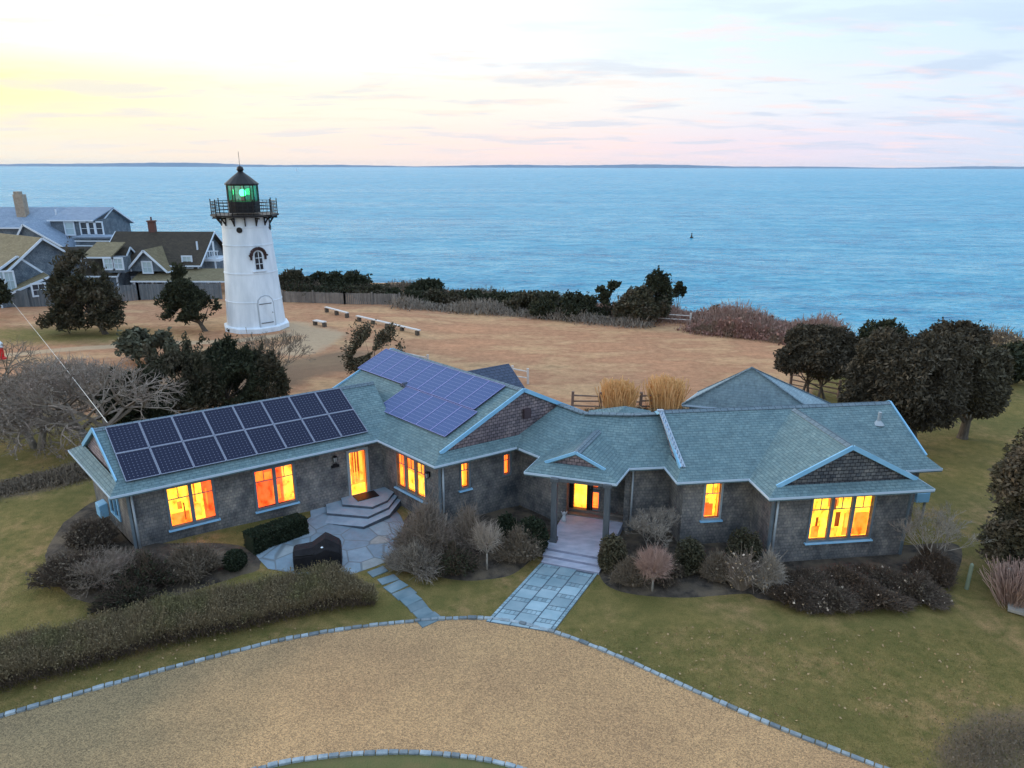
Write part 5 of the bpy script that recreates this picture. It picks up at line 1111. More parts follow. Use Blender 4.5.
evergreen(206, 331, 62, 270, 326, 'dark leaning cedar just left of the lighthouse', [(-.1, .35, .8, .28, 0), (-.5, .3, .4, .2), (.6, .32, .36, .18), (-.1, .6, .5, .24), (-.2, .85, .28, .2), (.2, .5, .4, .2)], 22000, .15, L_DARK, seed=5, trunk_r=.2, cx=191, cut=-.22, elong=2.4, up=.6)
evergreen(-8, 318, 50, 272, 306, 'dark cedar crown cut by the left edge of the picture', BL, 5000, .28, L_DARK, seed=6, cut=-.3)
# thicket behind the left wing
for i, (x, y, w, t, b, lb, sd) in enumerate([(140, 430, 74, 372, 424, 'dark evergreen at the left end of the thicket behind the solar roof', 11), (184, 418, 84, 348, 412, 'second dark evergreen from the left in the thicket behind the solar roof', 12), (228, 408, 76, 342, 406, 'dark evergreen with pointed tips in the thicket behind the solar roof', 13), (262, 402, 56, 350, 402, 'dark evergreen at the right end of the thicket, nearest the ridge of panels', 14)]):
    evergreen(x, y, w, t, b, lb, BL+[(-.5, .95, .10, .16), (.2, 1.0, .10, .18), (.6, .85, .1, .16)], 30000, .10, L_CEDAR if i % 2 else L_DARK, name='evergreen_tree', group='evergreens behind the left wing', seed=sd, trunk_r=.14, cut=-.30, rough=.22, elong=2.6, up=1.0)
evergreen(150, 362, 66, 326, 358, 'loose greyish evergreen shrub beside the sandy path', BL+[(.3, 1.05, .12, .2), (-.2, 1.0, .1, .2)], 5000, .26, leaf_mat('grey_green', (0.07,0.075,0.05), (0.13,0.13,0.09)), name='evergreen_shrub', cat='shrub', seed=15, trunk_r=.08, cut=.0, rough=.25)
evergreen(376, 380, 62, 322, 376, 'ragged shrub with dark leaf clusters behind the top of the solar roof', BL+[(.3, 1.0, .2, .15), (.6, .9, .18, .12)], 12000, .13, L_OLIVE, name='leafy_shrub', cat='shrub', seed=16, trunk_r=.05, cut=.0, rough=.3)
# right-hand trees
evergreen(812, 398, 86, 325, 374, 'rounded dark tree with several thin trunks, left of the right-hand group', BL, 45000, .125, L_JUN, name='juniper_tree', seed=21, trunk_r=.13, cx=811, trunks=4, cut=-.42, rough=.1, elong=2.2)
evergreen(876, 375, 66, 320, 368, 'dark tree crown behind and between the two largest right-hand trees', BL, 18000, .16, L_DARK, name='juniper_tree', seed=22, trunk_r=.15, cut=-.42, rough=.1)
evergreen(955, 385, 76, 320, 380, 'dark tree at the back right, crown against the sea', BL, 22000, .16, L_JUN, name='juniper_tree', seed=23, trunk_r=.16, cx=948, cut=-.42, rough=.1)
evergreen(914, 446, 126, 331, 420, 'largest dark rounded tree beyond the right end of the roof', BL, 95000, .115, L_JUN, name='juniper_tree', seed=24, trunk_r=.22, cx=897, cut=-.36, rough=.11, elong=2.4)
evergreen(962, 438, 70, 346, 412, 'dark rounded tree with a short stout trunk standing on the right lawn', BL, 45000, .12, leaf_mat('juniper_dark', (0.045,0.042,0.03), (0.10,0.09,0.06)), name='juniper_tree', seed=25, trunk_r=.26, cx=965, cut=-.42, rough=.1, elong=2.2)
evergreen(1030, 575, 118, 412, 575, 'big bushy juniper cut by the right edge above the lawn', BL+[(-.7, .6, .3, .2), (-.3, .95, .25, .1)], 80000, .095, L_OLIVE, name='juniper_tree', seed=26, trunk_r=.16, cx=1030, cut=-.38, rough=.16, elong=2.2)
evergreen(1006, 382, 50, 344, 378, 'low black-green bush at the right edge before the sea', BL, 6000, .24, L_DARK, name='evergreen_shrub', cat='shrub', seed=27, trunk_r=.1, cut=-.4)
# --- bluff scrub
BG = 'dark bushes along the bluff edge'
def bush(x, y, w, t, label, mt, seed, n=9000, leaf=.22, grp=BG, name='bluff_bush', cut=-.35, rough=.14, lobes=None, depth_r=.7):
    rng = np.random.RandomState(seed); p, T = thing_at(x, y, name, label, 'bush', grp); s = mpp(p); hw = w*s/2; H = (y-t)*s*1.03
    Ls = [(p[0]+fx*hw, p[1]+rng.uniform(-.3, .3)*hw*depth_r, p[2]+fz*H, sx_*hw, sx_*hw*depth_r, sz_*H) for fx, fz, sx_, sz_ in (lobes or [(0, .45, .6, .55), (-.55, .35, .45, .42), (.55, .38, .45, .42), (-.2, .6, .4, .4), (.3, .6, .4, .4), (0, .2, .9, .3)])]
    pts, d = crown_pts(Ls, n, rng, .5, .9, cut, rough); pts[:, 2] = np.maximum(pts[:, 2], p[2]+.03); np_mesh('foliage', leaves(pts, d, leaf, rng), 4, mt, T)
    m = MB()
    for l in Ls[:4]: m.tube(p-[0, 0, .1], (l[0], l[1], l[2]), .09, .03, 5)
    m.build('stem', M['bark'], T); return T
rows = [(296, 288, 34, 266, 'first dark bush right of the lighthouse at the bluff edge'), (318, 287, 30, 268, 'second low dark bush right of the lighthouse'), (345, 289, 46, 267, 'wide dark dome of bush above the picket fence end'),
        (378, 300, 40, 281, 'dark bush standing just past the picket fence end'), (402, 303, 34, 284, 'low dark bush in the bluff row, right of the picket fence'), (428, 296, 38, 276, 'tall dark domed bush against the water above the solar roof'),
        (440, 304, 46, 286, 'dark bush in front of the tall domed one on the bluff'), (478, 304, 52, 286, 'long low dark bush at mid bluff'), (512, 306, 44, 288, 'black-green bush in the centre of the bluff row'),
        (533, 312, 50, 288, 'broad black bush before the centre of the bluff row'), (562, 317, 56, 288, 'largest black bush of the centre bluff, sloping right'), (586, 319, 44, 292, 'black bush at the right end of the centre thicket')]
for i, (x, y, w, t, lb) in enumerate(rows): bush(x, y, w*1.2, t+4, lb, L_DARK if i % 3 else L_CEDAR, 40+i)
evergreen(640, 323, 56, 288, 320, 'rounded dark green bush at the bluff beside the pale rail fence', BL, 16000, .2, L_CEDAR, name='bluff_bush', cat='bush', seed=60, trunk_r=.1, cut=-.35, rough=.2)
evergreen(656, 322, 34, 275, 318, 'spiky-topped small tree standing tallest on the bluff', [(0, .5, .7, .4), (-.3, .85, .35, .2), (.3, .8, .35, .16), (.0, .98, .2, .14), (.5, .5, .4, .25), (-.5, .4, .4, .3)], 9000, .2, L_DARK, name='bluff_tree', seed=61, trunk_r=.1, cut=-.4, rough=.3)
evergreen(608, 320, 30, 284, 308, 'thin scrubby sapling with separate leaf tufts on the bluff', [(-.6, .7, .3, .2), (.2, .9, .3, .2), (.7, .8, .25, .2), (-.1, .4, .5, .3)], 900, .32, L_DARK, name='bluff_sapling', seed=62, trunk_r=.05, cut=-.1)
evergreen(677, 318, 14, 284, 306, 'slim twiggy sapling just right of the tallest bluff tree', [(0, .85, .6, .2), (-.4, .6, .5, .2), (.5, .65, .5, .2)], 450, .3, L_DARK, name='bluff_sapling', seed=63, trunk_r=.05, cut=-.2)
bush(714, 322, 16, 305, 'single small dark bush among the reddish scrub', L_DARK, 64, 1200, grp=None)
evergreen(306, 302, 8, 290, 298, 'tiny round topiary-like bush behind the picket fence', BL, 500, .2, L_DARK, name='small_bush', cat='bush', seed=65, trunk_r=.05)
# continuous scrub masses
def scrub(path, hgt, wd, n, mt, label, name, seed, leafn=0, lm=None, kind='stuff', twig=.02, ln=1.0, cat='scrub', lsz=.2):
    rng = np.random.RandomState(seed); L = np.array([G(*q) for q in path]); D_ = np.concatenate([[0], np.cumsum(np.linalg.norm(np.diff(L, axis=0), axis=1))])
    t = rng.rand(n)*D_[-1]; c = np.stack([np.interp(t, D_, L[:, k]) for k in range(3)], -1); off = rng.normal(size=(n, 2))*wd*.45; c[:, :2] += off; c[:, 2] = gz(c[:, 0], c[:, 1])
    hh = hgt*(0.7+.3*np.sin(t*.7+seed))*(.55+.55*rng.rand(n))*np.exp(-(off**2).sum(1)/(wd*wd)*.8); d = rng.normal(size=(n, 3))*.45; d[:, 2] = 1; d /= np.linalg.norm(d, axis=1)[:, None]
    st = c.copy(); st[:, 2] += hh*rng.rand(n)*.6; e = st+d*(ln*hh*.6)[:, None]
    V = segs_mesh(np.concatenate([st, e, np.full((n, 1), twig), np.full((n, 1), twig*.5)], 1)); off_ = Vector(tuple(L[0]))
    T = thing(name, label, cat, tuple(L[0]), kind=kind); np_mesh('twigs', V, 4, mt, T)
    if leafn:
        k = rng.randint(0, n, leafn); q = st[k]+(e[k]-st[k])*rng.rand(leafn)[:, None]+rng.normal(size=(leafn, 3))*.1; np_mesh('dead_leaves', leaves(q, rng.normal(size=(leafn, 3)), lsz, rng), 4, lm or mt, T)
    return T
scrub([(400, 307), (440, 309), (500, 313), (540, 316), (600, 322), (640, 326)], 1.5, 1.7, 9000, T_GREY, 'grey leafless scrub in front of the dark bluff bushes', 'leafless_scrub', 71, 2500, L_GREY, twig=.03)
scrub([(285, 291), (350, 293), (420, 299), (500, 304), (600, 316)], 1.3, 1.2, 5000, T_DARK, 'low black-green undergrowth joining the bluff bushes', 'dark_undergrowth', 70, 12000, L_DARK, twig=.02, lsz=.2)
scrub([(285, 285), (350, 289), (420, 291), (520, 300), (600, 309)], 1.3, 2.6, 7000, T_BROWN, 'brown dry scrub between the bushes along the bluff', 'dry_scrub', 72, 5000, L_GREY, twig=.03)
scrub([(600, 312), (625, 318), (665, 318), (700, 322), (760, 328), (830, 337)], 2.3, 2.2, 16000, T_PINK, 'reddish leafless thicket along the bluff right of the tall dark tree', 'reddish_thicket', 73, 6000, L_RED, twig=.03)
scrub([(690, 331), (760, 338), (800, 344)], 1.6, 1.2, 6000, L_RED, 'lower front edge of the reddish thicket beside the dry field', 'reddish_thicket', 74, 2500, L_RED, twig=.03)
scrub([(960, 352), (990, 350), (1040, 352), (1100, 360)], 2.0, 2.0, 6000, T_BROWN, 'brown dry brush between the right lawn and the sea', 'dry_scrub', 75, 3500, L_TAN, twig=.03)
# tall grass tufts by the fence
def tuft(x, y, w, h, label, mt, seed, n=2500, wd=.012, name='grass_tuft', cat='grass tuft', grp=None, fan=.18):
    rng = np.random.RandomState(seed); p, T = thing_at(x, y, name, label, cat, grp); s = mpp(p); hw = w*s/2; H = h*s
    b = np.array(p)+np.concatenate([rng.normal(size=(n, 2))*hw*.42, np.zeros((n, 1))], 1); d = np.concatenate([(b-p)[:, :2]/hw*fan*1.4+rng.normal(size=(n, 2))*fan*.45, np.ones((n, 1))], 1); d /= np.linalg.norm(d, axis=1)[:, None]
    hh = H*(.6+.42*rng.rand(n)); m = b+d*(hh*.6)[:, None]; e = m+(d+rng.normal(size=(n, 3))*.15)*(hh*.4)[:, None]
    V = segs_mesh(np.concatenate([np.concatenate([b, m, np.full((n, 1), wd), np.full((n, 1), wd)], 1), np.concatenate([m, e, np.full((n, 1), wd), np.full((n, 1), wd*1.3)], 1)], 0))
    np_mesh('blades', V, 4, mt, T); return T
tuft(618, 411, 23, 29, 'left straw-coloured grass tuft at the split rail fence', L_STRAW, 81, wd=.022, fan=.1); tuft(665, 410, 24, 31, 'right straw-coloured grass tuft at the split rail fence', L_STRAW, 82, wd=.022, fan=.1)
scrub([(590, 416), (650, 416), (690, 412)], .5, .8, 3500, T_BROWN, 'low brown weeds at the foot of the split rail fence', 'dry_weeds', 83, 1500, L_TAN)
# ================================================================ BARE TREES AND GARDEN SHRUBS
def bare_tree(x, y, label, H, trunk, mt, seed, depth=5, stems=1, spread=.5, ln0=None, r0=.06, name='bare_tree', cat='tree', kids=3, shrink=.72, up=.18, lean_=(0, 0), minr=.006, leaf=0, lm=None, barkm=None, leafsz=.06, sy=1.0):
    rng = np.random.RandomState(seed); p, T = thing_at(x, y, name, label, cat); segs = []; tm = MB()
    for k in range(stems):
        a = 2*math.pi*k/max(1, stems)+rng.rand(); st = np.array(p)+([0.0, 0, 0] if stems == 1 else [math.cos(a)*.12, math.sin(a)*.12, 0])
        tp = st+np.array([lean_[0]+(math.cos(a)*trunk*.35 if stems > 1 else 0), lean_[1]+(math.sin(a)*trunk*.35 if stems > 1 else 0), trunk]); tm.tube(st-[0, 0, .1], tp, r0, r0*.75, 7)
        for j in range(kids+1):
            e = np.array([math.cos(a+j*2.1+rng.rand())*spread*1.4, math.sin(a+j*2.1+rng.rand())*spread*1.4, 1.0]); e /= np.linalg.norm(e); grow(tp, e, ln0 or H*.3, r0*.6, depth-1, rng, segs, spread, kids, up, shrink)
    S_ = np.array(segs); S_[:, 6:] = np.maximum(S_[:, 6:], minr); zmax = S_[:, 5].max()-p[2]; k = (H-trunk)/(zmax-trunk); S_[:, [2, 5]] = (S_[:, [2, 5]]-p[2]-trunk)*k+p[2]+trunk
    tm.build('trunk', barkm or M['greybark'], T, smooth=True); np_mesh('crown', segs_mesh(S_), 4, mt, T)
    if leaf:
        i = rng.randint(len(S_)//2, len(S_), leaf); q = S_[i, 3:6]+rng.normal(size=(leaf, 3))*.05; np_mesh('buds', leaves(q, rng.normal(size=(leaf, 3)), leafsz, rng), 4, lm or mt, T)
    return T
def fan_tree(x, y, label, H, trunk, rx, mt, seed, n=900, r=.006, name='bare_tree', nb=7, lean_=0.0):
    """small ornamental tree: short trunk, a vase of main branches, fine twigs filling a rounded head"""
    rng = np.random.RandomState(seed); p, T = thing_at(x, y, name, label, 'tree'); base = np.array(p); ft = base+[lean_, 0, trunk]; m = MB(); m.tube(base-[0, 0, .1], ft, .045, .035, 8)
    c = ft+[0, 0, (H-trunk)*.56]; rz_ = (H-trunk)*.46; mids = []
    for k in range(nb):
        a = 2*math.pi*k/nb+rng.uniform(-.3, .3); q = ft+[math.cos(a)*rx*.42, math.sin(a)*rx*.42, (H-trunk)*rng.uniform(.38, .52)]; w_ = ft+(q-ft)*.5+[math.cos(a)*.03, math.sin(a)*.03, -.02]; m.tube(ft, w_, .024, .019, 6, caps=False); m.tube(w_, q, .019, .012, 6); mids.append(q)
    m.build('trunk', M['greybark'], T, smooth=True); mids = np.array(mids)
    d = rng.normal(size=(n, 3)); d /= np.linalg.norm(d, axis=1)[:, None]; tip = c+d*[rx, rx, rz_]*((.55+.45*rng.rand(n))*(1+.07*rng.normal(size=n)))[:, None]
    k = np.argmin(((tip[:, None]-mids[None])**2).sum(2)+rng.rand(n, nb)*.05, axis=1); st = mids[k]+(ft-mids[k])*(rng.rand(n)*.5)[:, None]; e1 = st+(tip-st)*.45+rng.normal(size=(n, 3))*.03; t2 = tip+rng.normal(size=(n, 3))*.08; t3 = tip+rng.normal(size=(n, 3))*.09; hb = e1+(tip-e1)*.35
    A_ = lambda u, v, a_, b_: np.concatenate([u, v, np.full((n, 1), a_), np.full((n, 1), b_)], 1)
    np_mesh('crown', segs_mesh(np.concatenate([A_(st, e1, r*1.3, r), A_(e1, tip, r, r*.5), A_(hb, t2, r*.7, r*.4), A_(hb, t3, r*.7, r*.4)], 0)), 4, mt, T); return T
fan_tree(487, 571, 'small round-headed bare tree left of the front walkway', 2.05, .75, .68, T_PALE, 101, 330, r=.0055)
fan_tree(652, 592, 'small round pinkish bare tree right of the front steps', 1.75, .50, .74, T_PINK, 102, 800, r=.0060)
bare_tree(652, 552, 'grey bare shrub against the wall above the pinkish tree', 1.9, .4, T_GREY, 103, 6, 3, .45, r0=.03, minr=.004, name='bare_shrub', cat='shrub')
bare_tree(926, 572, 'pale-branched leaning bare tree at the right corner of the house', 2.6, .5, T_GREY, 104, 6, 2, .36, r0=.04, minr=.004, up=.25)
bare_tree(98, 452, 'large grey bare apple tree at the left end of the solar roof', 5.0, 1.3, T_TREE, 105, 6, 2, .62, r0=.22, minr=.009, shrink=.75, barkm=M['greybark'], kids=3, up=.02, leaf=2500, lm=T_TREE, leafsz=.08)
bare_tree(38, 448, 'wide grey bare tree at the left edge behind the lawn', 4.8, 1.1, T_TREE, 106, 6, 2, .66, r0=.20, minr=.009, shrink=.75, up=.0, leaf=2500, lm=T_TREE, leafsz=.08)
bare_tree(-20, 430, 'bare tree reaching in from the left edge', 5.0, 1.1, T_BROWN, 107, 6, 2, .6, r0=.18, minr=.009, shrink=.75, up=.0)
bare_tree(274, 385, 'spreading bare shrub below the lighthouse', 3.8, .6, T_BROWN, 108, 5, 3, .45, r0=.06, minr=.012, name='bare_shrub', cat='shrub')
bare_tree(112, 590, 'pale forsythia-like bare shrub at the left corner of the house', 1.5, .2, T_TREE, 109, 6, 5, .42, r0=.02, minr=.0035, name='bare_shrub', cat='shrub', shrink=.8)
bare_tree(566, 610-90, 'thin dark bare shrub on the wall left of the porch', 1.3, .3, T_DARK, 110, 4, 3, .5, r0=.02, name='bare_shrub', cat='shrub') if False else None
scrub([(-20, 425), (20, 400), (60, 385), (110, 378)], 2.3, 2.2, 6000, T_GREY, 'grey-pink brush behind the bare trees at far left', 'grey_brush', 91, 1500, T_PINK, twig=.014, lsz=.1)
scrub([(-30, 500), (20, 486), (70, 478), (98, 470)], .8, 1.0, 5000, T_BROWN, 'rough brown low brush left of the solar-roofed wing', 'brown_brush', 92, 2200, L_GREY, lsz=.08)
def shrub(x, y, w, h, label, tw, seed, n=1400, lm=None, nl=0, lsz=.07, name='bare_shrub', cat='shrub', fan=.75, r=.010, dens=1.0, flower=0):
    """multi-stemmed dense garden shrub: fans of forked twigs, optional leaves"""
    rng = np.random.RandomState(seed); p, T = thing_at(x, y, name, label, cat); s = mpp(p); hw = w*s/2; H = h*s*1.12; n = int(n*dens)
    a = rng.rand(n)*2*math.pi; k = rng.rand(n)**.6; ph = rng.rand(4)*6.28; ir = 1+.22*np.sin(2*a+ph[0])+.16*np.sin(3*a+ph[1])+.10*np.sin(5*a+ph[2]); k = k*ir; hv = (1+.18*np.sin(2*a+ph[3])+.12*np.sin(4*a+ph[0])); H0 = H; tip = np.stack([p[0]+np.cos(a)*k*hw, p[1]+np.sin(a)*k*hw*.8, p[2]+np.maximum(.06, H*(1-.42*np.minimum(k, 1.15)**2.2)*(.45+.55*rng.rand(n)**.8)*hv)], 1)
    b = np.array(p)+np.stack([np.cos(a)*k*hw*(1-fan), np.sin(a)*k*hw*(1-fan)*.8, np.zeros(n)], 1); m = b+(tip-b)*.5+rng.normal(size=(n, 3))*.04*H; m[:, 2] += .08*H
    q = m+(tip-m)*.5+rng.normal(size=(n, 3))*.03*H; t2 = tip+rng.normal(size=(n, 3))*.10*H; t3 = tip+rng.normal(size=(n, 3))*.10*H
    A = lambda u, v, r0, r1: np.concatenate([u, v, np.full((n, 1), r0), np.full((n, 1), r1)], 1)
    V = segs_mesh(np.concatenate([A(b, m, r*1.4, r*1.1), A(m, q, r*1.1, r*.9), A(q, tip, r*.9, r*.5), A(q, t2, r*.8, r*.5), A(q, t3, r*.7, r*.4)], 0)); np_mesh('branches', V, 4, tw, T)
    if nl: i = rng.randint(0, n, nl); f = rng.rand(nl)[:, None]; c = m[i]*(1-f)+tip[i]*f+rng.normal(size=(nl, 3))*.05*H; c[:, 2] = np.maximum(c[:, 2], p[2]+.02); np_mesh('foliage', leaves(c, rng.normal(size=(nl, 3)), lsz, rng), 4, lm or tw, T)
    if flower: i = rng.randint(0, n, flower); np_mesh('seed_heads', leaves(tip[i], rng.normal(size=(flower, 3)), .09, rng, elong=1.1), 4, L_FLOWER, T)['kind'] = 'stuff'
    return T
shrub(428, 560, 62, 50, 'big grey-brown dormant shrub between the patio and the round-headed tree', T_TREE, 120, 1500, L_GREY, 2500, .06)
shrub(468, 556, 40, 44, 'brown dormant shrub just behind the round-headed bare tree', T_TREE, 121, 900, L_GREY, 1500, .06)
shrub(418, 572, 60, 28, 'low sprawling grey shrub at the patio edge', T_GREY, 122, 1500, L_GREY, 3500, .06)
shrub(455, 574, 44, 26, 'low dark evergreen shrub left of the round-headed tree foot', T_DARK, 123, 900, L_DARK, 6000, .06)
shrub(520, 562, 42, 30, 'low brown-leaved shrub beside the front steps', T_BROWN, 124, 1000, L_GREY, 4500, .07)
for x, y, w, h, lb, sd in ((507, 548, 26, 34, 'dark rounded evergreen behind the round-headed tree', 130), (532, 556, 34, 40, 'black-green rounded evergreen left of the porch post', 131), (688, 574, 32, 36, 'dark upright evergreen under the single lit window', 132), (742, 568, 36, 40, 'dark rounded evergreen left of the right wing corner', 133), (612, 570, 30, 36, 'evergreen shrub with mottled leaves at the foot of the right porch post', 134)):
    rng = np.random.RandomState(sd); p, T = thing_at(x, y, 'evergreen_shrub', lb, 'shrub'); s = mpp(p); hw, H = w*s/2, h*s*1.1
    Ls = [(p[0], p[1], p[2]+H*.5, hw*.9, hw*.9, H*.5), (p[0]-hw*.3, p[1]-.1, p[2]+H*.35, hw*.7, hw*.7, H*.35), (p[0]+hw*.3, p[1]+.1, p[2]+H*.4, hw*.7, hw*.7, H*.4)]
    pts, d = crown_pts(Ls, 7000, rng, .35, 3, -.55, .06); np_mesh('foliage', leaves(pts, d, .075, rng), 4, L_OLIVE if sd == 134 else (L_CEDAR if sd in (132, 133) else L_BOX), T); m = MB(); m.tube(p, p+[0, 0, H*.5], .05, .02, 6); m.build('stem', M['bark'], T)
shrub(664, 580, 40, 22, 'low brown undergrowth shrub behind the pinkish tree', T_DARK, 140, 900, L_GREY, 3000, .06)
shrub(632, 586, 34, 26, 'grey-brown shrub at the corner by the walkway', T_BROWN, 141, 900, L_GREY, 3000, .06)
shrub(718, 582, 34, 26, 'brown shrub under the single lit window', T_BROWN, 142, 900, L_GREY, 2500, .06)
shrub(740, 590, 34, 38, 'hydrangea with pale dried flower heads', T_TREE, 143, 260, L_TAN, 200, .06, name='hydrangea', flower=60)
shrub(767, 592, 28, 36, 'pale twiggy shrub at the corner of the right wing', T_GREY, 144, 600, L_TAN, 300, .05, flower=20)
for x, y, w, h, lb, sd in ((796, 601, 66, 15, 'low dark shrub with dried heads at the left end of the right-hand border', 150), (832, 604, 70, 14, 'low dark front shrub below the triple lit window, left one', 151), (874, 603, 70, 15, 'low dark front shrub below the triple lit window, right one', 152), (914, 596, 62, 18, 'low dark shrub at the foot of the leaning bare tree', 153), (938, 584, 26, 24, 'dark shrub next to the pale greenish post', 154),
    (808, 588, 60, 14, 'dark shrub against the wall under the left edge of the triple window', 155), (846, 588, 60, 16, 'dark low shrub against the wall under the middle of the triple window', 156), (888, 586, 60, 14, 'dark shrub against the wall under the right edge of the triple window', 157), (928, 578, 44, 26, 'dark shrub behind the leaning bare tree', 158)):
    shrub(x, y, w, h, lb, T_DARK, sd, 1300, L_GREY if sd % 2 else L_BROWN, 3800, .055, name='border_shrub', flower=30 if sd < 155 else 6)
shrub(80, 585, 70, 30, 'dark-leaved shrub at the left part of the bed by the end wall', T_DARK, 160, 1500, L_GREY, 6000, .07, name='border_shrub')
shrub(150, 588, 60, 30, 'dark brown shrub below the first pair of lit windows', T_DARK, 161, 1300, L_DARK, 4500, .07, name='border_shrub')
shrub(195, 578, 50, 30, 'brown shrub in the bed between window pair and boxwood', T_BROWN, 162, 1100, L_GREY, 4500, .07, name='border_shrub')
shrub(95, 552, 50, 30, 'dark shrub under the unlit end window', T_DARK, 163, 1100, L_GREY, 4500, .07, name='border_shrub')
shrub(130, 603, 70, 22, 'low edging shrub at the front of the left bed', T_DARK, 164, 1300, L_DARK, 5000, .06, name='border_shrub')
# clipped boxwood
def clipped(pts_or_ball, label, name, seed, n, H, wd=.5):
    rng = np.random.RandomState(seed)
    if len(pts_or_ball) == 1:
        p, T = thing_at(*pts_or_ball[0], name, label, 'shrub'); d = rng.normal(size=(n, 3)); d /= np.linalg.norm(d, axis=1)[:, None]; q = np.array(p)+[0, 0, H*.5]+d*[wd, wd, H*.5]*(rng.rand(n)**.2)[:, None]
    else:
        a, b = G(*pts_or_ball[0]), G(*pts_or_ball[1]); T = thing(name, label, 'hedge', tuple(a)); t = rng.rand(n)[:, None]; ax_ = (b-a)/np.linalg.norm(b-a); sdv = np.array([-ax_[1], ax_[0], 0]); face = rng.rand(n); u = rng.uniform(-1, 1, n); v = rng.rand(n)
        u = np.where(face < .5, np.sign(u)*(.9+.1*rng.rand(n)), u); v = np.where(face >= .5, .93+.07*rng.rand(n), v); q = a+(b-a)*t+sdv*(u*wd)[:, None]; q[:, 2] += v*H; d = sdv*u[:, None]+np.array([0, 0, 1])*v[:, None]
    np_mesh('foliage', leaves(q, d, .07, rng), 4, L_BOX, T)
    p0 = np.array(ORG[T.name]); m = MB(); 
    if len(pts_or_ball) == 1: m.lathe(p0, [(0.02, .0), (wd*.8, H*.25), (wd*.85, H*.5), (wd*.5, H*.85), (.02, H*.93)], 12)
    else:
        e = b-a; m.hexa([a-sdv*wd*.86, b-sdv*wd*.86, b+sdv*wd*.86, a+sdv*wd*.86]+[x+[0, 0, H*.9] for x in (a-sdv*wd*.86, b-sdv*wd*.86, b+sdv*wd*.86, a+sdv*wd*.86)])
    m.build('inner_growth', L_BOX, T)
clipped([(250, 552), (304, 532)], 'clipped dark boxwood hedge between the patio and the wall', 'boxwood_hedge', 170, 9000, .75, .38)
clipped([(236, 569)], 'small clipped boxwood ball beside the patio', 'boxwood_ball', 171, 4000, .75, .42)
# long dormant hedge along the drive
def big_hedge():
    rng = np.random.RandomState(180); Fp = [(-60, 716), (0, 700), (70, 681), (150, 658), (230, 640), (300, 624), (376, 610)]; T = thing('privet_hedge', 'long dormant brown hedge between the lawn and the gravel drive', 'hedge', tuple(G(150, 658)))
    L = np.array([G(*q) for q in Fp]); nb = []
    for i, p in enumerate(L): a = L[max(0, i-1)]; b = L[min(len(L)-1, i+1)]; d = (b-a)/np.linalg.norm(b-a); nb.append([-d[1], d[0], 0])
    nb = np.array(nb); D_ = np.concatenate([[0], np.cumsum(np.linalg.norm(np.diff(L, axis=0), axis=1))]); n = 60000
    t = rng.rand(n)*D_[-1]; c = np.stack([np.interp(t, D_, L[:, k]) for k in range(3)], -1); nn_ = np.stack([np.interp(t, D_, nb[:, k]) for k in range(3)], -1)
    u = rng.rand(n); W_ = 1.75*np.clip((D_[-1]-t)/1.2, .3, 1); h = .84*(1+.10*np.sin(t*1.3)+.07*np.sin(t*3.7)+.05*np.sin(t*7.9+1))*np.clip((D_[-1]-t)/.8+.35, 0, 1)
    b = c+nn_*(u*W_+.2)[:, None]; b[:, 2] = gz(b[:, 0], b[:, 1]); lv = rng.rand(n)**.6; st = b.copy(); st[:, 2] += h*lv*.82
    d = rng.normal(size=(n, 3))*.42-nn_*((.5-u)*.5)[:, None]; d[:, 2] = np.abs(d[:, 2])+.6; d /= np.linalg.norm(d, axis=1)[:, None]; e = st+d*(.14+.22*rng.rand(n)**2)[:, None]
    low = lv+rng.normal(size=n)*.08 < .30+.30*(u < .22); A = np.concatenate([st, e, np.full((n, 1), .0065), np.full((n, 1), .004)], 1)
    np_mesh('twigs', segs_mesh(A[~low]), 4, T_HEDGE, T); np_mesh('shaded_lower_twigs', segs_mesh(A[low]), 4, T_DARK, T)  # low twigs take a darker colour, painting in the hedge's inner shade
    k = 42000; i = rng.randint(0, n, k); i = i[lv[i] > .25]; q = e[i]+rng.normal(size=(len(i), 3))*.04; np_mesh('dead_leaves', leaves(q, rng.normal(size=(len(i), 3)), .036, rng), 4, leaf_mat('hedge_leaf', (0.13,0.105,0.062), (0.21,0.17,0.10), (0.16,0.145,0.07)), T)
    m = MB()
    for s_ in np.arange(.2, D_[-1], .35):
        p = np.array([np.interp(s_, D_, L[:, k]) for k in range(3)]); q = np.array([np.interp(s_, D_, nb[:, k]) for k in range(3)]); o = p+q*rng.uniform(.4, 1.2); o[2] = float(gz(o[0], o[1])); m.tube(o, o+[rng.uniform(-.2, .2), rng.uniform(-.2, .2), .7], .02, .01, 5)
    m.build('stems', M['bark'], T)['kind'] = 'stuff'
    return T
big_hedge()
scrub([(960, 775), (985, 750), (1020, 738), (1060, 745)], .38, 1.0, 2200, T_BROWN, 'brown leafless brush in the bottom right corner', 'brown_brush', 190, 1800, L_GREY, twig=.005, lsz=.04)
tuft(1016, 603, 30, 40, 'dried brown ornamental grass leaning by the grey post', T_PINK, 191, 1200, wd=.009, fan=.35)
tuft(228, 612, 20, 16, 'small dark weed clump standing above the dormant hedge', T_DARK, 192, 500, wd=.008, name='weed_clump', cat='weeds', fan=.4)
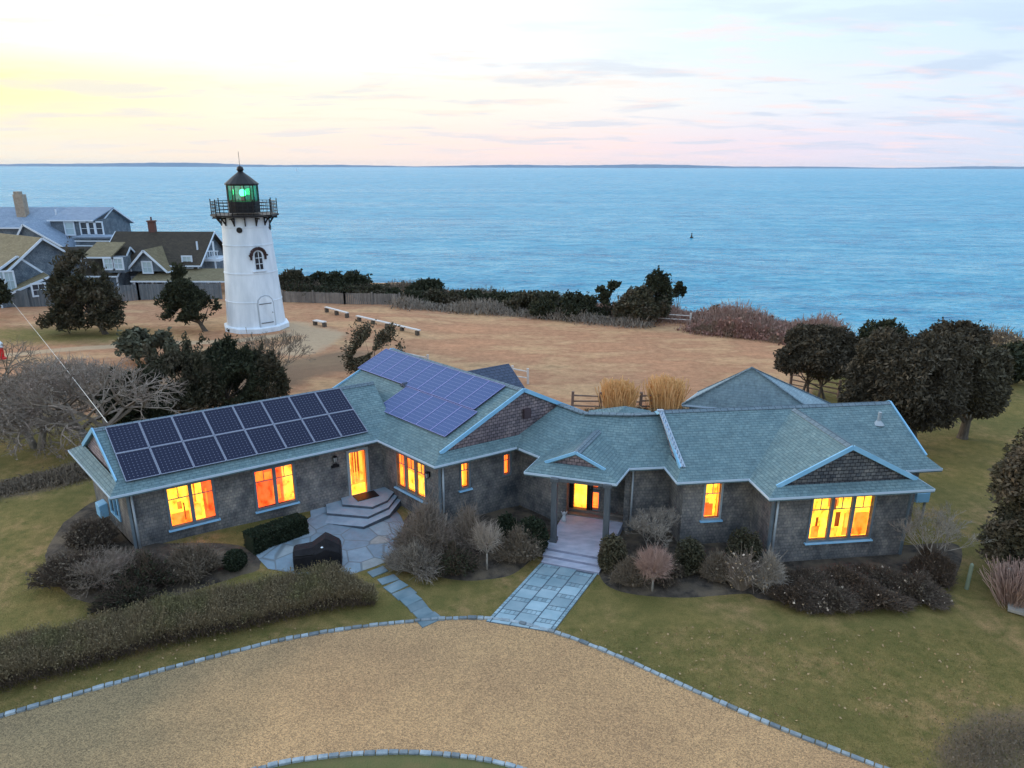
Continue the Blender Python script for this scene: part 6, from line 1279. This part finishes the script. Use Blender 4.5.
# lawn tufts near the camera
def lawn_tufts():
    rng = np.random.RandomState(200); n = 90000; x = rng.uniform(-16, 16, n); y = 9.5+(rng.rand(n)**1.0)*14; ok = np.ones(n, bool)
    dx = np.array([q[0] for q in drive_edge]); dy = np.array([q[1] for q in drive_edge]); ok &= y > np.interp(x, dx, dy)+.15; wl_, wr_ = P(486, 622), P(555, 633); 
    cxw = np.interp(y, [WKA[1], WKD[1]], [(WKA[0]+WKB[0])/2, (WKD[0]+WKC[0])/2]); ok &= np.abs(x-cxw) > 1.3; ok &= (y < 19.5)
    x, y = x[ok], y[ok]; z = gz(x, y); n = len(x); b = np.stack([x, y, z], 1); d = rng.normal(size=(n, 3))*.5; d[:, 2] = 1; e = b+d/np.linalg.norm(d, axis=1)[:, None]*(.03+.05*rng.rand(n))[:, None]
    o = np_mesh('grass', segs_mesh(np.concatenate([b, e, np.full((n, 1), .006), np.full((n, 1), .002)], 1)), 4, leaf_mat('grass_blade', (0.12,0.13,0.045), (0.22,0.19,0.08), (0.14,0.15,0.05))); tag(o, 'short winter lawn grass around the gravel drive', 'grass', kind='stuff')
lawn_tufts()

def fallen_leaves():
    rng = np.random.RandomState(210); n = 900; x = rng.uniform(-14, 14, n); y = rng.uniform(15.5, 19.6, n); dx = np.array([q[0] for q in drive_edge]); dy = np.array([q[1] for q in drive_edge]); ok = y > np.interp(x, dx, dy)+.2; x, y = x[ok], y[ok]
    p = np.stack([x, y, gz(x, y)+.05], 1); o = np_mesh('fallen_leaves', leaves(p, rng.normal(size=(len(x), 3)), .06, rng), 4, L_TAN); tag(o, 'scattered dry leaves on the lawn around the drive', 'fallen leaves', kind='stuff')
fallen_leaves()
# ================================================================ SEA AIR
hz = MB(); hz.hexa([(-14300, -260, -34), (14300, -260, -34), (14300, 11800, -34), (-14300, 11800, -34), (-14300, -260, 60), (14300, -260, 60), (14300, 11800, 60), (-14300, 11800, 60)])
hm = bpy.data.materials.new('haze_air'); hm.use_nodes = True; ht = NT(hm.node_tree); ht.n.clear(); ho_ = ht.node('ShaderNodeOutputMaterial'); pv = ht.node('ShaderNodeVolumePrincipled')
pv.inputs['Color'].default_value = (0.80, 0.90, 1.0, 1); pv.inputs['Density'].default_value = 0.00003; ht.l.new(pv.outputs[0], ho_.inputs['Volume'])
tag(hz.build('haze', hm), kind='stuff')
